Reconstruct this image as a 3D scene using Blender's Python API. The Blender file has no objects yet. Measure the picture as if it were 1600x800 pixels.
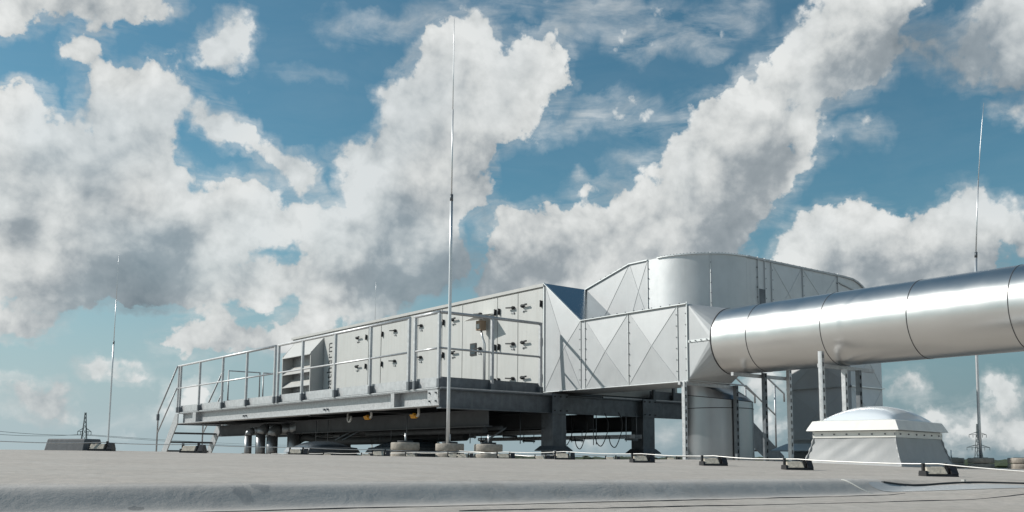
import bpy, bmesh, math, random
from mathutils import Vector, Matrix
random.seed(7)
sc=bpy.context.scene
C=sc.collection
PI=math.pi
SUN_E=4.7; SKY_S=.085; CLOUD_S=.92; EXPO=0.0
TINT=(.64,1.06,1.0,1); HZC=(.45,.555,.60); HZR=(.21,.30,.35); HZA=.96

# ------------------------------------------------------------------ materials
def new_mat(name):
    m=bpy.data.materials.new(name); m.use_nodes=True
    nt=m.node_tree; nt.nodes.clear()
    o=nt.nodes.new('ShaderNodeOutputMaterial'); p=nt.nodes.new('ShaderNodeBsdfPrincipled')
    nt.links.new(p.outputs[0],o.inputs[0]); return m,nt,p
def N(nt,t,**k):
    n=nt.nodes.new(t)
    for a,v in k.items(): setattr(n,a,v)
    return n
def setin(nt,n,i,v):
    if hasattr(v,'is_linked'): nt.links.new(v,n.inputs[i])
    else: n.inputs[i].default_value=v
def math_(nt,op,a,b=0.0,c=None,clamp=False):
    n=N(nt,'ShaderNodeMath',operation=op,use_clamp=clamp); setin(nt,n,0,a)
    if len(n.inputs)>1: setin(nt,n,1,b)
    if c is not None: setin(nt,n,2,c)
    return n.outputs[0]
def noise(nt,vec,scale,detail=4,rough=.55,dist=0.,dim='3D'):
    n=N(nt,'ShaderNodeTexNoise'); n.noise_dimensions=dim
    if vec is not None: nt.links.new(vec,n.inputs['Vector'])
    n.inputs['Scale'].default_value=scale; n.inputs['Detail'].default_value=detail
    n.inputs['Roughness'].default_value=rough; n.inputs['Distortion'].default_value=dist
    return n.outputs[0]
def mixc(nt,f,a,b,mode='MIX'):
    n=N(nt,'ShaderNodeMix',data_type='RGBA',blend_type=mode)
    setin(nt,n,0,f); setin(nt,n,6,a); setin(nt,n,7,b); return n.outputs[2]
def mapr(nt,v,a,b,c,d,smooth=False):
    n=N(nt,'ShaderNodeMapRange')
    if smooth: n.interpolation_type='SMOOTHSTEP'
    setin(nt,n,0,v)
    for i,x in enumerate((a,b,c,d)): n.inputs[i+1].default_value=x
    return n.outputs[0]
def g(v): return (v[0],v[1],v[2],1)
def simple(name,base,rough,metal=0.,var=.12,scale=6.,bump=0.,bscale=60.,rvar=.0,stretch=None,dirt=0.,dirtcol=(.1,.1,.1)):
    m,nt,p=new_mat(name)
    tc=N(nt,'ShaderNodeTexCoord'); vec=tc.outputs['Object']
    if stretch:
        mp=N(nt,'ShaderNodeMapping'); nt.links.new(vec,mp.inputs[0]); mp.inputs['Scale'].default_value=stretch; vec=mp.outputs[0]
    n1=noise(nt,vec,scale,6,.6)
    f=mapr(nt,n1,.3,.7,0,1)
    lo=tuple(c*(1-var) for c in base); hi=tuple(min(1,c*(1+var)) for c in base)
    col=mixc(nt,f,g(lo),g(hi))
    if dirt>0:
        n2=noise(nt,vec,scale*.45,8,.7,.6)
        col=mixc(nt,mapr(nt,n2,.52,.75,0,dirt),col,g(dirtcol))
    nt.links.new(col,p.inputs['Base Color'])
    p.inputs['Metallic'].default_value=metal
    if rvar>0: nt.links.new(mapr(nt,noise(nt,vec,scale*2.3,5,.6),.3,.7,max(.02,rough-rvar),rough+rvar),p.inputs['Roughness'])
    else: p.inputs['Roughness'].default_value=rough
    if bump>0:
        b=N(nt,'ShaderNodeBump'); b.inputs['Strength'].default_value=1; b.inputs['Distance'].default_value=bump
        nt.links.new(noise(nt,vec,bscale,5,.6),b.inputs['Height']); nt.links.new(b.outputs[0],p.inputs['Normal'])
    return m
M={}
M['galv']=simple('galvanised_steel',(.42,.43,.44),.5,.55,.16,18,.0006,40,.1,dirt=.25,dirtcol=(.25,.25,.25))
M['galv_rail']=simple('galvanised_rail',(.50,.51,.52),.42,.5,.14,14,.0003,60,.08)
M['galv_dark']=simple('weathered_steel',(.13,.145,.16),.5,.45,.22,7,.0008,30,.12,dirt=.35,dirtcol=(.05,.055,.06))
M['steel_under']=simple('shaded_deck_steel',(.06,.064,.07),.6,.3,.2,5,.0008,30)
M['sheet']=simple('duct_sheet_metal',(.41,.425,.435),.52,.38,.05,3.,.0004,4,.05,dirt=.10,dirtcol=(.45,.46,.46))
M['sheet_b']=simple('duct_sheet_metal_pale',(.56,.575,.585),.48,.5,.06,3.,.0004,4,.05,dirt=.12,dirtcol=(.35,.36,.36))  # paler copy; base colour raised to lighten duct sides away from the sun
M['sheet_r']=simple('shaded_sheet_metal',(.62,.635,.64),.5,.12,.06,3.,.0004,5,.05)
M['flange']=simple('duct_flange_strip',(.72,.73,.73),.38,.6,.06,8)
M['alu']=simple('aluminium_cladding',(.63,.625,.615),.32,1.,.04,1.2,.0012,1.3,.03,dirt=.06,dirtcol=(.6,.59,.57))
M['alu_shade']=simple('aluminium_cladding_shaded',(.33,.34,.355),.33,1.,.06,2,.0004,2,.03)  # darker cladding copy; shadow on the upright duct is in the colour
M['alu_t']=simple('smooth_sheet_top',(.40,.44,.47),.16,1.,.04,2,.0003,2,.02)
M['alu_p']=simple('pipe_cladding_dull',(.26,.27,.28),.42,.8,.12,3)
M['white']=simple('coated_panel',(.52,.525,.508),.4,0.,.035,2.,.0005,3,.06,dirt=.12,dirtcol=(.55,.55,.52))
M['hoodgrey']=simple('hood_sheet',(.48,.48,.465),.42,0.,.04,3,dirt=.1,dirtcol=(.5,.5,.48))
M['black']=simple('black_plastic',(.018,.018,.02),.45,0.,.2,20)
M['seam']=simple('seam_sealant',(.05,.05,.055),.6,0.,.2,20)
M['conc']=simple('concrete_weight',(.34,.31,.27),.9,0.,.22,22,.004,80,dirt=.5,dirtcol=(.17,.15,.13))
M['conc_l']=simple('concrete_block',(.46,.42,.35),.9,0.,.2,35,.003,120,dirt=.5,dirtcol=(.22,.19,.16))
M['wire']=simple('aluminium_wire',(.60,.59,.57),.45,.7,.08,30)
M['mast']=simple('mast_aluminium',(.66,.67,.68),.38,.7,.06,20)
M['yellow']=simple('yellow_valve_paint',(.75,.36,.03),.45,0.,.12,20)
M['pvc']=simple('white_drain_plastic',(.62,.62,.6),.4,0.,.08,20)
M['hose']=simple('black_hose',(.022,.022,.024),.6,0.,.2,20)
M['insul']=simple('pipe_insulation',(.065,.07,.075),.7,0.,.2,9,.002,30)
M['brown']=simple('sensor_brown',(.30,.21,.14),.5,0.,.12,30)
M['rubber']=simple('bitumen_mat',(.05,.055,.06),.8,0.,.2,12,.002,50)
M['darkwrap']=simple('membrane_wrap_grey',(.10,.11,.12),.65,0.,.12,8,.002,20)
M['curb']=simple('skylight_curb_membrane',(.31,.32,.325),.42,0.,.06,5,.0015,9,.06,dirt=.16,dirtcol=(.34,.34,.33))
M['pvcframe']=simple('skylight_frame',(.74,.73,.69),.45,0.,.05,10,dirt=.3,dirtcol=(.5,.48,.42))
M['pylon']=simple('pylon_steel',(.10,.12,.13),.7,0.,.1,1)
M['ground']=simple('fields',(.075,.09,.04),.95,0.,.4,.004,dirt=.5,dirtcol=(.12,.11,.06))
M['woods']=simple('woodland',(.035,.05,.025),.95,0.,.3,.02)
M['glass']=simple('viewing_glass',(.05,.06,.07),.1,0.,.1,5)
def streaks(m,amt,colr):
    nt=m.node_tree; p=[n for n in nt.nodes if n.type=='BSDF_PRINCIPLED'][0]; src=p.inputs['Base Color'].links[0].from_socket
    tc=N(nt,'ShaderNodeTexCoord'); mp=N(nt,'ShaderNodeMapping'); nt.links.new(tc.outputs['Object'],mp.inputs[0]); mp.inputs['Scale'].default_value=(9,9,.55)
    f=mapr(nt,noise(nt,mp.outputs[0],1.6,6,.62,.2),.50,.78,0,amt)
    nt.links.new(mixc(nt,f,src,colr),p.inputs['Base Color'])
streaks(M['white'],.30,(.33,.32,.29,1)); streaks(M['hoodgrey'],.25,(.30,.29,.27,1)); streaks(M['sheet'],.16,(.30,.31,.31,1)); streaks(M['sheet_b'],.16,(.33,.34,.34,1)); streaks(M['galv_dark'],.4,(.22,.23,.24,1)); streaks(M['curb'],.2,(.22,.22,.21,1)); streaks(M['conc'],.3,(.16,.14,.12,1))
# dome plastic
m,nt,p=new_mat('opal_dome'); M['dome']=m
p.inputs['Base Color'].default_value=(.72,.76,.79,1); p.inputs['Roughness'].default_value=.22
p.inputs['Subsurface Weight'].default_value=.25; p.inputs['Subsurface Radius'].default_value=(.05,.05,.05)
p.inputs['Coat Weight'].default_value=.4; p.inputs['Coat Roughness'].default_value=.05
m,nt,p=new_mat('dark_dome'); M['ddome']=m
p.inputs['Base Color'].default_value=(.06,.075,.09,1); p.inputs['Roughness'].default_value=.2
# ---------------- roof membrane
EX,EY,EZ=-7.70389,-11.61734,0.12
SA,CA=math.sin(math.atan2(1175,1511)),math.cos(math.atan2(1175,1511))
STEP_Y=-9.27
m,nt,p=new_mat('roof_membrane'); M['roof']=m
tc=N(nt,'ShaderNodeTexCoord'); vec=tc.outputs['Object']
sp=N(nt,'ShaderNodeSeparateXYZ'); nt.links.new(vec,sp.inputs[0]); X,Y,Z_=sp.outputs
n1=noise(nt,vec,1.1,6,.65,.3); n2=noise(nt,vec,26,5,.65); n3=noise(nt,vec,5,6,.6,.5)
col=mixc(nt,mapr(nt,n1,.3,.7,0,1),(.425,.384,.342,1),(.51,.463,.418,1))
col=mixc(nt,mapr(nt,n2,.35,.7,0,.85),col,(.31,.29,.262,1))
col=mixc(nt,mapr(nt,n3,.50,.72,0,.30),col,(.30,.272,.238,1))
# small grit specks
vo=N(nt,'ShaderNodeTexVoronoi'); nt.links.new(vec,vo.inputs['Vector']); vo.inputs['Scale'].default_value=9
spk=math_(nt,'LESS_THAN',vo.outputs['Distance'],.045)
col=mixc(nt,math_(nt,'MULTIPLY',spk,.75),col,(.06,.05,.04,1))
# scuff marks : thin stretched noise
mp=N(nt,'ShaderNodeMapping'); nt.links.new(vec,mp.inputs[0]); mp.inputs['Scale'].default_value=(2.2,14,1); mp.inputs['Rotation'].default_value=(0,0,.5)
sc1=noise(nt,mp.outputs[0],1.6,3,.6,1.2)
col=mixc(nt,mapr(nt,sc1,.66,.74,0,.5),col,(.17,.155,.14,1))
# the membrane of the rolled edge is a cooler grey strip
wob=math_(nt,'MULTIPLY',math_(nt,'SUBTRACT',noise(nt,vec,3.5,3,.5),.5),.05)
yy=math_(nt,'ADD',Y,wob)
strip=math_(nt,'MULTIPLY',math_(nt,'MULTIPLY',mapr(nt,yy,-9.42,-9.385,0,1,True),mapr(nt,yy,-9.26,-9.20,1,0,True)),math_(nt,'LESS_THAN',X,-3.85))
col=mixc(nt,math_(nt,'MULTIPLY',strip,.85),col,mixc(nt,mapr(nt,n1,.3,.7,0,1),(.43,.408,.385,1),(.51,.487,.46,1)))
# stains on the rolled edge
def spot(cx,cy,rx,ry,amt,c,thr=.5):
    global col
    dx=math_(nt,'MULTIPLY',math_(nt,'SUBTRACT',X,cx),1/rx); dy=math_(nt,'MULTIPLY',math_(nt,'SUBTRACT',Y,cy),1/ry)
    r=math_(nt,'SQRT',math_(nt,'ADD',math_(nt,'MULTIPLY',dx,dx),math_(nt,'MULTIPLY',dy,dy)))
    r=math_(nt,'ADD',r,math_(nt,'MULTIPLY',math_(nt,'SUBTRACT',noise(nt,vec,16,5,.7,.6),.5),2.6))
    col=mixc(nt,mapr(nt,r,.72,.82,amt,0),col,c)
spot(-6.75,-9.31,.026,.045,.42,(.17,.18,.19,1)); spot(-6.69,-9.28,.026,.03,.42,(.17,.18,.19,1)); spot(-7.02,-9.35,.02,.01,.5,(.14,.14,.14,1))
# lap seams : thin dark lines
def seam(y0,w,slope,nz,amt,x0=-100,x1=100):
    global col
    line=math_(nt,'ADD',math_(nt,'ADD',math_(nt,'MULTIPLY',X,slope),y0),math_(nt,'MULTIPLY',math_(nt,'SUBTRACT',noise(nt,vec,2.2,4,.6),.5),nz))
    dd=math_(nt,'ABSOLUTE',math_(nt,'SUBTRACT',Y,line))
    f=mapr(nt,dd,w*.5,w,amt,0)
    f=math_(nt,'MULTIPLY',f,math_(nt,'MULTIPLY',math_(nt,'GREATER_THAN',X,x0),math_(nt,'LESS_THAN',X,x1)))
    col=mixc(nt,f,col,(.03,.028,.026,1)); return f
s3=seam(-4.2,.010,.01,.03,.35)
wm=noise(nt,vec,.55,5,.6,1.5)
col=mixc(nt,mapr(nt,math_(nt,'ABSOLUTE',math_(nt,'SUBTRACT',wm,.5)),.0,.02,.22,0),col,(.27,.245,.21,1))
col=mixc(nt,mapr(nt,noise(nt,vec,2.6,7,.7,.8),.45,.72,0,.35),col,(.50,.485,.45,1))
nt.links.new(col,p.inputs['Base Color']); p.inputs['Roughness'].default_value=.72
p.inputs['Specular IOR Level'].default_value=.35
b=N(nt,'ShaderNodeBump'); b.inputs['Distance'].default_value=.0042; b.inputs['Strength'].default_value=.9
h=math_(nt,'ADD',noise(nt,vec,7,6,.65,.4),math_(nt,'MULTIPLY',n2,.35)); nt.links.new(h,b.inputs['Height']); nt.links.new(b.outputs[0],p.inputs['Normal'])

# ------------------------------------------------------------------ cloud map
# outlines of the clouds as seen by compass direction and height, turned into a coarse
# density / brightness table that the world shader interpolates and roughens with noise
import numpy as np
def inside(poly,X,Y):
    c=np.zeros(X.shape,bool); n=len(poly)
    for i in range(n):
        x1,y1=poly[i]; x2,y2=poly[(i+1)%n]
        if y1==y2: continue
        k=((y1>Y)!=(y2>Y))&(X<(x2-x1)*(Y-y1)/(y2-y1)+x1); c^=k
    return c
polys=[ # density, polygon
(1,[(-60,170),(0,150),(22,152),(40,132),(68,142),(78,165),(85,185),(95,205),(118,190),(128,175),(130,150),(145,125),(150,108),(170,102),(188,112),(215,108),(228,84),(262,80),(280,100),(290,140),(292,170),(275,190),(282,240),(290,300),(330,330),(440,380),(400,420),(270,480),(120,476),(30,462),(-60,462)]),
(.95,[(300,160),(330,165),(372,165),(382,190),(402,188),(412,210),(435,222),(436,240),(470,230),(505,255),(500,285),(470,290),(455,310),(440,290),(400,235),(340,215),(300,190)]),
(.95,[(330,275),(360,270),(400,285),(440,320),(520,325),(545,340),(550,360),(480,375),(430,378),(400,390),(340,385),(290,340)]),
(.9,[(300,120),(312,68),(320,42),(336,44),(345,60),(352,50),(345,30),(352,10),(372,15),(385,30),(400,50),(390,80),(372,85),(372,120),(350,112),(325,105)]),
(1,[(86,92),(112,80),(104,56),(150,46),(170,78),(158,108),(112,110)]),
(1,[(-60,-60),(276,-60),(276,10),(262,30),(240,24),(210,35),(165,40),(140,38),(120,25),(70,30),(40,58),(-10,65),(-60,60)]),
(1,[(735,18),(745,18),(752,30),(775,35),(782,55),(800,70),(845,45),(868,55),(875,80),(898,95),(893,130),(880,160),(850,150),(835,200),(800,215),(785,230),(765,260),(760,300),(750,330),(720,345),(740,400),(730,430),(700,450),(640,470),(600,510),(500,505),(470,470),(400,474),(350,482),(290,478),(255,450),(320,390),(440,385),(480,375),(520,345),(555,345),(560,310),(530,290),(525,272),(552,272),(540,250),(512,245),(530,225),(560,230),(575,210),(595,205),(590,180),(600,148),(625,130),(645,95),(665,65),(690,45),(705,35),(715,45)]),
(.95,[(765,330),(775,312),(800,320),(830,350),(850,325),(880,322),(900,315),(930,320),(940,325),(955,302),(975,298),(1000,282),(1025,282),(1022,258),(1040,235),(1042,205),(1062,192),(1078,170),(1080,150),(1090,148),(1100,155),(1125,148),(1145,118),(1160,125),(1180,110),(1190,90),(1215,75),(1235,45),(1265,10),(1270,-60),(1460,-60),(1450,5),(1410,45),(1400,90),(1385,130),(1370,150),(1325,165),(1275,170),(1272,220),(1262,235),(1285,235),(1285,248),(1255,265),(1240,300),(1215,330),(1180,350),(1160,375),(1155,400),(1160,470),(770,500),(740,440),(770,400),(760,380)]),
(1,[(1195,410),(1215,385),(1235,350),(1262,325),(1300,318),(1330,308),(1350,325),(1375,332),(1420,335),(1430,320),(1455,322),(1490,305),(1510,295),(1530,288),(1550,300),(1572,320),(1585,340),(1575,370),(1560,385),(1550,400),(1570,420),(1560,480),(1200,480)]),
(.8,[(1500,40),(1520,20),(1540,-60),(1700,-60),(1700,150),(1600,150),(1580,135),(1540,140),(1505,130),(1500,100),(1490,70)]),
(.5,[(1410,40),(1500,30),(1500,130),(1430,100),(1405,80)]),
(.8,[(1545,175),(1575,165),(1660,170),(1660,190),(1570,188)]),
(.9,[(1587,370),(1600,320),(1660,320),(1660,420),(1590,405)]),
(.40,[(850,0),(1200,0),(1190,60),(1120,90),(1050,80),(980,110),(930,70),(860,60)]),
(.42,[(975,70),(1000,50),(1050,45),(1050,70),(1000,80),(980,100),(970,95)]),
(.42,[(830,190),(960,160),(1060,155),(1045,200),(900,205),(800,240)]),
(.36,[(950,240),(1020,225),(1020,262),(960,268)]),
(.8,[(882,288),(900,265),(925,278),(925,290),(960,280),(965,292),(930,305),(895,300)]),
(.7,[(812,350),(860,305),(875,310),(850,330),(830,352)]),
(.33,[(400,105),(550,110),(560,125),(480,122),(400,118)]),
(.33,[(480,30),(560,20),(700,0),(860,-10),(860,20),(700,30),(640,60),(500,55)]),
(.4,[(1270,195),(1400,190),(1390,215),(1290,225)]),
(.36,[(1420,262),(1490,256),(1480,270),(1420,272)]),
(.3,[(1400,40),(1500,70),(1490,130),(1400,110)]),
(.45,[(282,110),(310,120),(330,150),(330,200),(295,190)]),
(.5,[(280,290),(310,250),(335,225),(330,260),(320,300),(285,320)]),
(.45,[(450,285),(560,290),(540,330),(450,325)]),
(1,[(222,545),(250,520),(275,520),(300,500),(330,492),(400,500),(470,490),(520,500),(540,560),(400,552),(300,552),(245,552)]),
(.85,[(-40,480),(40,470),(100,480),(115,505),(95,530),(20,528),(-40,520)]),
(1,[(110,584),(125,566),(150,560),(180,564),(206,582),(190,594),(125,594)]),
(1,[(202,596),(212,574),(234,576),(236,596)]),
(.8,[(-30,594),(60,598),(80,612),(60,622),(-30,624)]),
(.85,[(0,650),(20,630),(55,612),(110,628),(128,650),(60,658)]),
(.4,[(120,660),(270,640),(330,650),(260,670),(120,675)]),
(.8,[(262,640),(272,596),(335,582),(352,640),(300,655)]),
(.85,[(1378,606),(1400,590),(1435,584),(1458,602),(1440,616),(1390,620)]),
(.95,[(1432,662),(1448,635),(1472,618),(1495,636),(1488,666),(1445,672)]),
(.95,[(1522,640),(1536,600),(1560,586),(1588,592),(1600,618),(1570,648),(1535,655)]),
(.9,[(1482,700),(1500,655),(1535,644),(1556,668),(1520,705)]),
(.9,[(1545,705),(1556,680),(1580,660),(1660,668),(1660,712),(1560,712)]),
(.85,[(1165,590),(1200,570),(1240,580),(1240,640),(1170,640)]),
(.7,[(1165,650),(1240,650),(1240,690),(1165,690)]),
(.5,[(1010,670),(1060,650),(1060,700),(1010,690)]),
(.5,[(880,690),(960,680),(970,700),(890,705)]),
]
holes=[ (.55,[(112,195),(140,200),(152,220),(142,232),(118,212)]),(.45,[(5,220),(35,235),(45,255),(10,250)]),
(.9,[(290,195),(335,235),(340,225),(395,240),(400,268),(330,268),(300,275),(285,240)]),
(.95,[(365,395),(420,382),(478,375),(480,395),(440,408),(380,405)]),
(.9,[(505,258),(545,262),(548,278),(525,300),(508,305)]),(.6,[(700,360),(760,370),(765,395),(745,412),(725,400)]),
(.8,[(1210,225),(1240,228),(1250,245),(1230,250)]),
(.5,[(775,55),(800,65),(795,78),(778,72)]),
(.55,[(1000,260),(1030,275),(1025,290),(1000,280)]),
]
shade=[ # (cx,cy,rx,ry,amt)
(190,432,125,50,.55),(290,385,50,35,.32),(150,340,90,50,.2),(20,355,50,45,.35),(30,430,60,30,.2),(215,466,110,26,.3),(200,250,70,60,.12),(100,270,60,50,.1),
(130,0,120,35,.3),(250,10,50,20,.15),(350,180,30,20,.3),
(630,440,110,45,.5),(560,450,60,35,.2),(700,400,50,60,.25),(750,300,35,70,.3),(700,200,90,100,.1),(760,240,40,50,.2),(660,330,60,50,.15),
(800,420,90,50,.3),(900,400,110,50,.22),(1010,370,80,60,.12),(1130,330,60,70,.3),(1190,290,60,60,.28),(1120,380,50,50,.3),(1180,230,60,50,.2),
(1330,100,60,40,.32),(1300,130,60,30,.25),(1370,60,50,60,.22),(1420,30,40,40,.2),(1240,180,50,40,.15),
(1380,430,110,35,.35),(1460,420,90,45,.35),(1520,380,50,50,.2),(1310,400,60,40,.1),
(1560,80,70,80,.3),(1540,60,30,40,.2),(1450,80,60,50,.6),(1590,140,50,40,.2),
(360,535,80,22,.3),(60,505,35,22,.3),(450,540,50,20,.15),
]

def cloud_table():
    S=8; gx=np.arange(-48,1600+48,S)+0.; gy=np.arange(-48,760+40,S)+0.
    X,Y=np.meshgrid(gx,gy); D=np.zeros(X.shape)
    for a,p in polys: D=np.maximum(D,a*inside(p,X,Y))
    for a,p in holes: D=np.where(inside(p,X,Y),D*(1-a),D)
    B=np.ones(X.shape)
    for x,y,rx,ry,a in shade: B-=a*np.exp(-(((X-x)/rx)**2+((Y-y)/ry)**2))
    def blur(A,s):
        k=np.arange(-int(3*s),int(3*s)+1); g_=np.exp(-k**2/(2*s*s)); g_/=g_.sum(); pad=len(k)//2
        A=np.pad(A,pad,mode='edge')
        A=np.apply_along_axis(lambda r:np.convolve(r,g_,'valid'),0,A)
        return np.apply_along_axis(lambda r:np.convolve(r,g_,'valid'),1,A)
    # depth into the cloud as seen from the sun side: outer upper-left rims stay bright
    deep=blur(D,4.5); sh=np.roll(np.roll(deep,4,0),4,1)
    B=B*(1-.07*np.clip(sh,0,1)**1.3)
    D=blur(D,1.1); B=np.clip(blur(B,1.),.3,1)
    out=np.zeros((NROW,NCOL,2)); E_=np.array([EX,EY,EZ])
    f=1500.; pit=math.atan2(184,1500); ro=math.radians(.4)
    D0=np.array([SA,CA,0.]); R0=np.array([CA,-SA,0.]); Z0=np.array([0,0,1.])
    fw=D0*math.cos(pit)+Z0*math.sin(pit); u0=-D0*math.sin(pit)+Z0*math.cos(pit)
    r_=R0*math.cos(ro)+u0*math.sin(ro); u_=-R0*math.sin(ro)+u0*math.cos(ro)
    for j in range(NROW):
        for i in range(NCOL):
            az=SKY_A0+(SKY_A1-SKY_A0)*i/(NCOL-1); el=SKY_E0+(SKY_E1-SKY_E0)*j/(NROW-1)
            q=np.array([math.sin(az)*math.cos(el),math.cos(az)*math.cos(el),math.sin(el)])
            z=q@fw; px=800+f*(q@r_)/z; py=533-f*(q@u_)/z
            fx=min(max((px-gx[0])/S,0),len(gx)-1.001); fy=min(max((py-gy[0])/S,0),len(gy)-1.001)
            ix,iy=int(fx),int(fy); u,v=fx-ix,fy-iy
            for c,Mx in enumerate((D,B)):
                out[j,i,c]=(Mx[iy,ix]*(1-u)+Mx[iy,ix+1]*u)*(1-v)+(Mx[iy+1,ix]*(1-u)+Mx[iy+1,ix+1]*u)*v
    return out
NCOL,NROW=64,40
SKY_A0,SKY_A1,SKY_E0,SKY_E1=.1423,1.1760,-.012,.4685
# ------------------------------------------------------------------ mesh builder
class MB:
    def __init__(s): s.v=[]; s.f=[]; s.sm=[]
    def add(s,vs,fs,smooth=False):
        o=len(s.v); s.v+= [tuple(v) for v in vs]
        for f in fs: s.f.append(tuple(i+o for i in f)); s.sm.append(smooth)
        return s
    def box(s,x0,x1,y0,y1,z0,z1):
        return s.add([(x0,y0,z0),(x1,y0,z0),(x1,y1,z0),(x0,y1,z0),(x0,y0,z1),(x1,y0,z1),(x1,y1,z1),(x0,y1,z1)],
          [(0,3,2,1),(4,5,6,7),(0,1,5,4),(1,2,6,5),(2,3,7,6),(3,0,4,7)])
    def bar(s,a,b,w,h=None,up=(0,0,1)):
        a=Vector(a);b=Vector(b);h=h or w;d=(b-a).normalized();u=Vector(up)
        if abs(d.dot(u))>.97: u=Vector((0,1,0))
        r=d.cross(u).normalized();u=r.cross(d)
        q=[(-w/2,-h/2),(w/2,-h/2),(w/2,h/2),(-w/2,h/2)]
        vs=[a+r*x+u*y for x,y in q]+[b+r*x+u*y for x,y in q]
        return s.add(vs,[(3,2,1,0),(4,5,6,7),(0,1,5,4),(1,2,6,5),(2,3,7,6),(3,0,4,7)])
    def tube(s,pts,r,n=12,cap=True):
        pts=[Vector(p) for p in pts]; rs=r if isinstance(r,(list,tuple)) else [r]*len(pts)
        vs=[];fs=[]; prev=None
        for i,p in enumerate(pts):
            t=((pts[i+1]-p).normalized() if i<len(pts)-1 else Vector((0,0,0)))+((p-pts[i-1]).normalized() if i>0 else Vector((0,0,0)))
            t.normalize()
            if prev is None:
                u=Vector((0,0,1)) if abs(t.z)<.9 else Vector((1,0,0)); x=t.cross(u).normalized()
            else: x=(prev-t*prev.dot(t)).normalized()
            prev=x; y=t.cross(x)
            for k in range(n):
                a=2*PI*k/n; vs.append(p+(x*math.cos(a)+y*math.sin(a))*rs[i])
        for i in range(len(pts)-1):
            for k in range(n):
                k2=(k+1)%n; fs.append((i*n+k,i*n+k2,(i+1)*n+k2,(i+1)*n+k))
        s.add(vs,fs,True)
        if cap:
            o=len(s.v)-len(vs); s.f.append(tuple(o+k for k in range(n))[::-1]); s.sm.append(False)
            s.f.append(tuple(o+(len(pts)-1)*n+k for k in range(n))); s.sm.append(False)
        return s
    def lathe(s,c,prof,n=32,smooth=True,a0=0.):
        vs=[];fs=[]
        for r,z in prof:
            for k in range(n): a=a0+2*PI*k/n; vs.append((c[0]+r*math.cos(a),c[1]+r*math.sin(a),c[2]+z))
        for i in range(len(prof)-1):
            for k in range(n):
                k2=(k+1)%n; fs.append((i*n+k,i*n+k2,(i+1)*n+k2,(i+1)*n+k))
        fs.append(tuple(range(n))[::-1]); fs.append(tuple((len(prof)-1)*n+k for k in range(n)))
        return s.add(vs,fs,smooth)
    def prism(s,poly,ax,a,b):
        # poly in the two other axes (cyclic order), extruded along axis ax
        n=len(poly)
        def P(u,v,w):
            return {0:(w,u,v),1:(u,w,v),2:(u,v,w)}[ax]
        vs=[P(u,v,a) for u,v in poly]+[P(u,v,b) for u,v in poly]
        fs=[tuple(range(n)),tuple(range(2*n-1,n-1,-1))]+[(i,n+i,n+(i+1)%n,(i+1)%n) for i in range(n)]
        return s.add(vs,fs)
    def build(s,name,mat,parent=None,bevel=0.):
        me=bpy.data.meshes.new(name); me.from_pydata(s.v,[],s.f)
        bm=bmesh.new(); bm.from_mesh(me); bmesh.ops.recalc_face_normals(bm,faces=bm.faces); bm.to_mesh(me); bm.free()
        for p,q in zip(me.polygons,s.sm): p.use_smooth=q
        me.materials.append(mat)
        o=bpy.data.objects.new(name,me); C.objects.link(o)
        if parent is not None:
            o.parent=parent
            if parent.type=='EMPTY' or True:
                o.matrix_parent_inverse=Matrix.Identity(4)
                # geometry is given in world numbers: bring it into the parent's frame
                off=world_loc(parent)
                o.location=-Vector(off)
        if bevel>0:
            mo=o.modifiers.new('bevel','BEVEL'); mo.width=bevel; mo.segments=2; mo.limit_method='ANGLE'; mo.angle_limit=.6
        return o
def world_loc(o):
    l=Vector((0,0,0))
    while o is not None: l+=o.location; o=o.parent
    return l
def tag(o,label,cat,group=None,kind=None):
    if label: o['label']=label
    if cat: o['category']=cat
    if group: o['group']=group
    if kind: o['kind']=kind
    return o
def thing(name,loc,label,cat,group=None):
    o=bpy.data.objects.new(name,None); C.objects.link(o); o.location=loc; o.empty_display_size=.2
    return tag(o,label,cat,group)
def copy_tree(o,parent=None):
    c=o.copy(); C.objects.link(c); c.parent=parent
    for ch in list(o.children): copy_tree(ch,c)
    return c
def smooth_pts(P,k=6):
    P=[Vector(p) for p in P]; Q=[P[0]]+P+[P[-1]]; out=[]
    for i in range(1,len(Q)-2):
        a,b_,c,d=Q[i-1],Q[i],Q[i+1],Q[i+2]
        for j in range(k):
            t=j/k; out.append(.5*((2*b_)+(c-a)*t+(2*a-5*b_+4*c-d)*t*t+(3*b_-a-3*c+d)*t**3))
    return out+[P[-1]]
def cyl(mb,a,b,r,n=16): return mb.tube([a,b],r,n)

# ------------------------------------------------------------------ the roof surface
def sstep(a,b,x):
    t=max(0.,min(1.,(x-a)/(b-a))); return t*t*(3-2*t)
DC=8.5
def zroof(X,Y):
    dx,dy=X-EX,Y-EY
    x=dx*CA-dy*SA; d=dx*SA+dy*CA
    xt=max(-3.5,min(5.5,x))
    z=-.115-.0144*xt+.0135*min(d,DC)
    z+=.030*math.exp(-((x-2.0)/1.3)**2)*sstep(5.5,8.6,d)*(1-sstep(13,17,d))
    if d>DC: z-=(.0085-.0065*sstep(1,4.5,x))*(min(d,16)-DC)
    if d>16: z-=.02*(d-16)
    # rolled edge: the near strip lies 5 cm lower
    y0=STEP_Y+.012*math.sin(X*1.7)+.008*math.sin(X*4.1+1)
    fade=1-sstep(-4.15,-3.35,X)
    t=sstep(y0-.11,y0+.005,Y)
    z-=.052*fade*(1-t)
    z-=.052*(1-fade)*(1-sstep(-10.6,-9.1,Y))
    z+=.007*fade*math.exp(-((Y-y0-.06)/.05)**2)
    z+=.0025*math.sin(X*1.3+Y*.7)*math.sin(Y*1.9-X*.4)*(1 if d<12 else .4)
    return z+EZ
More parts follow.
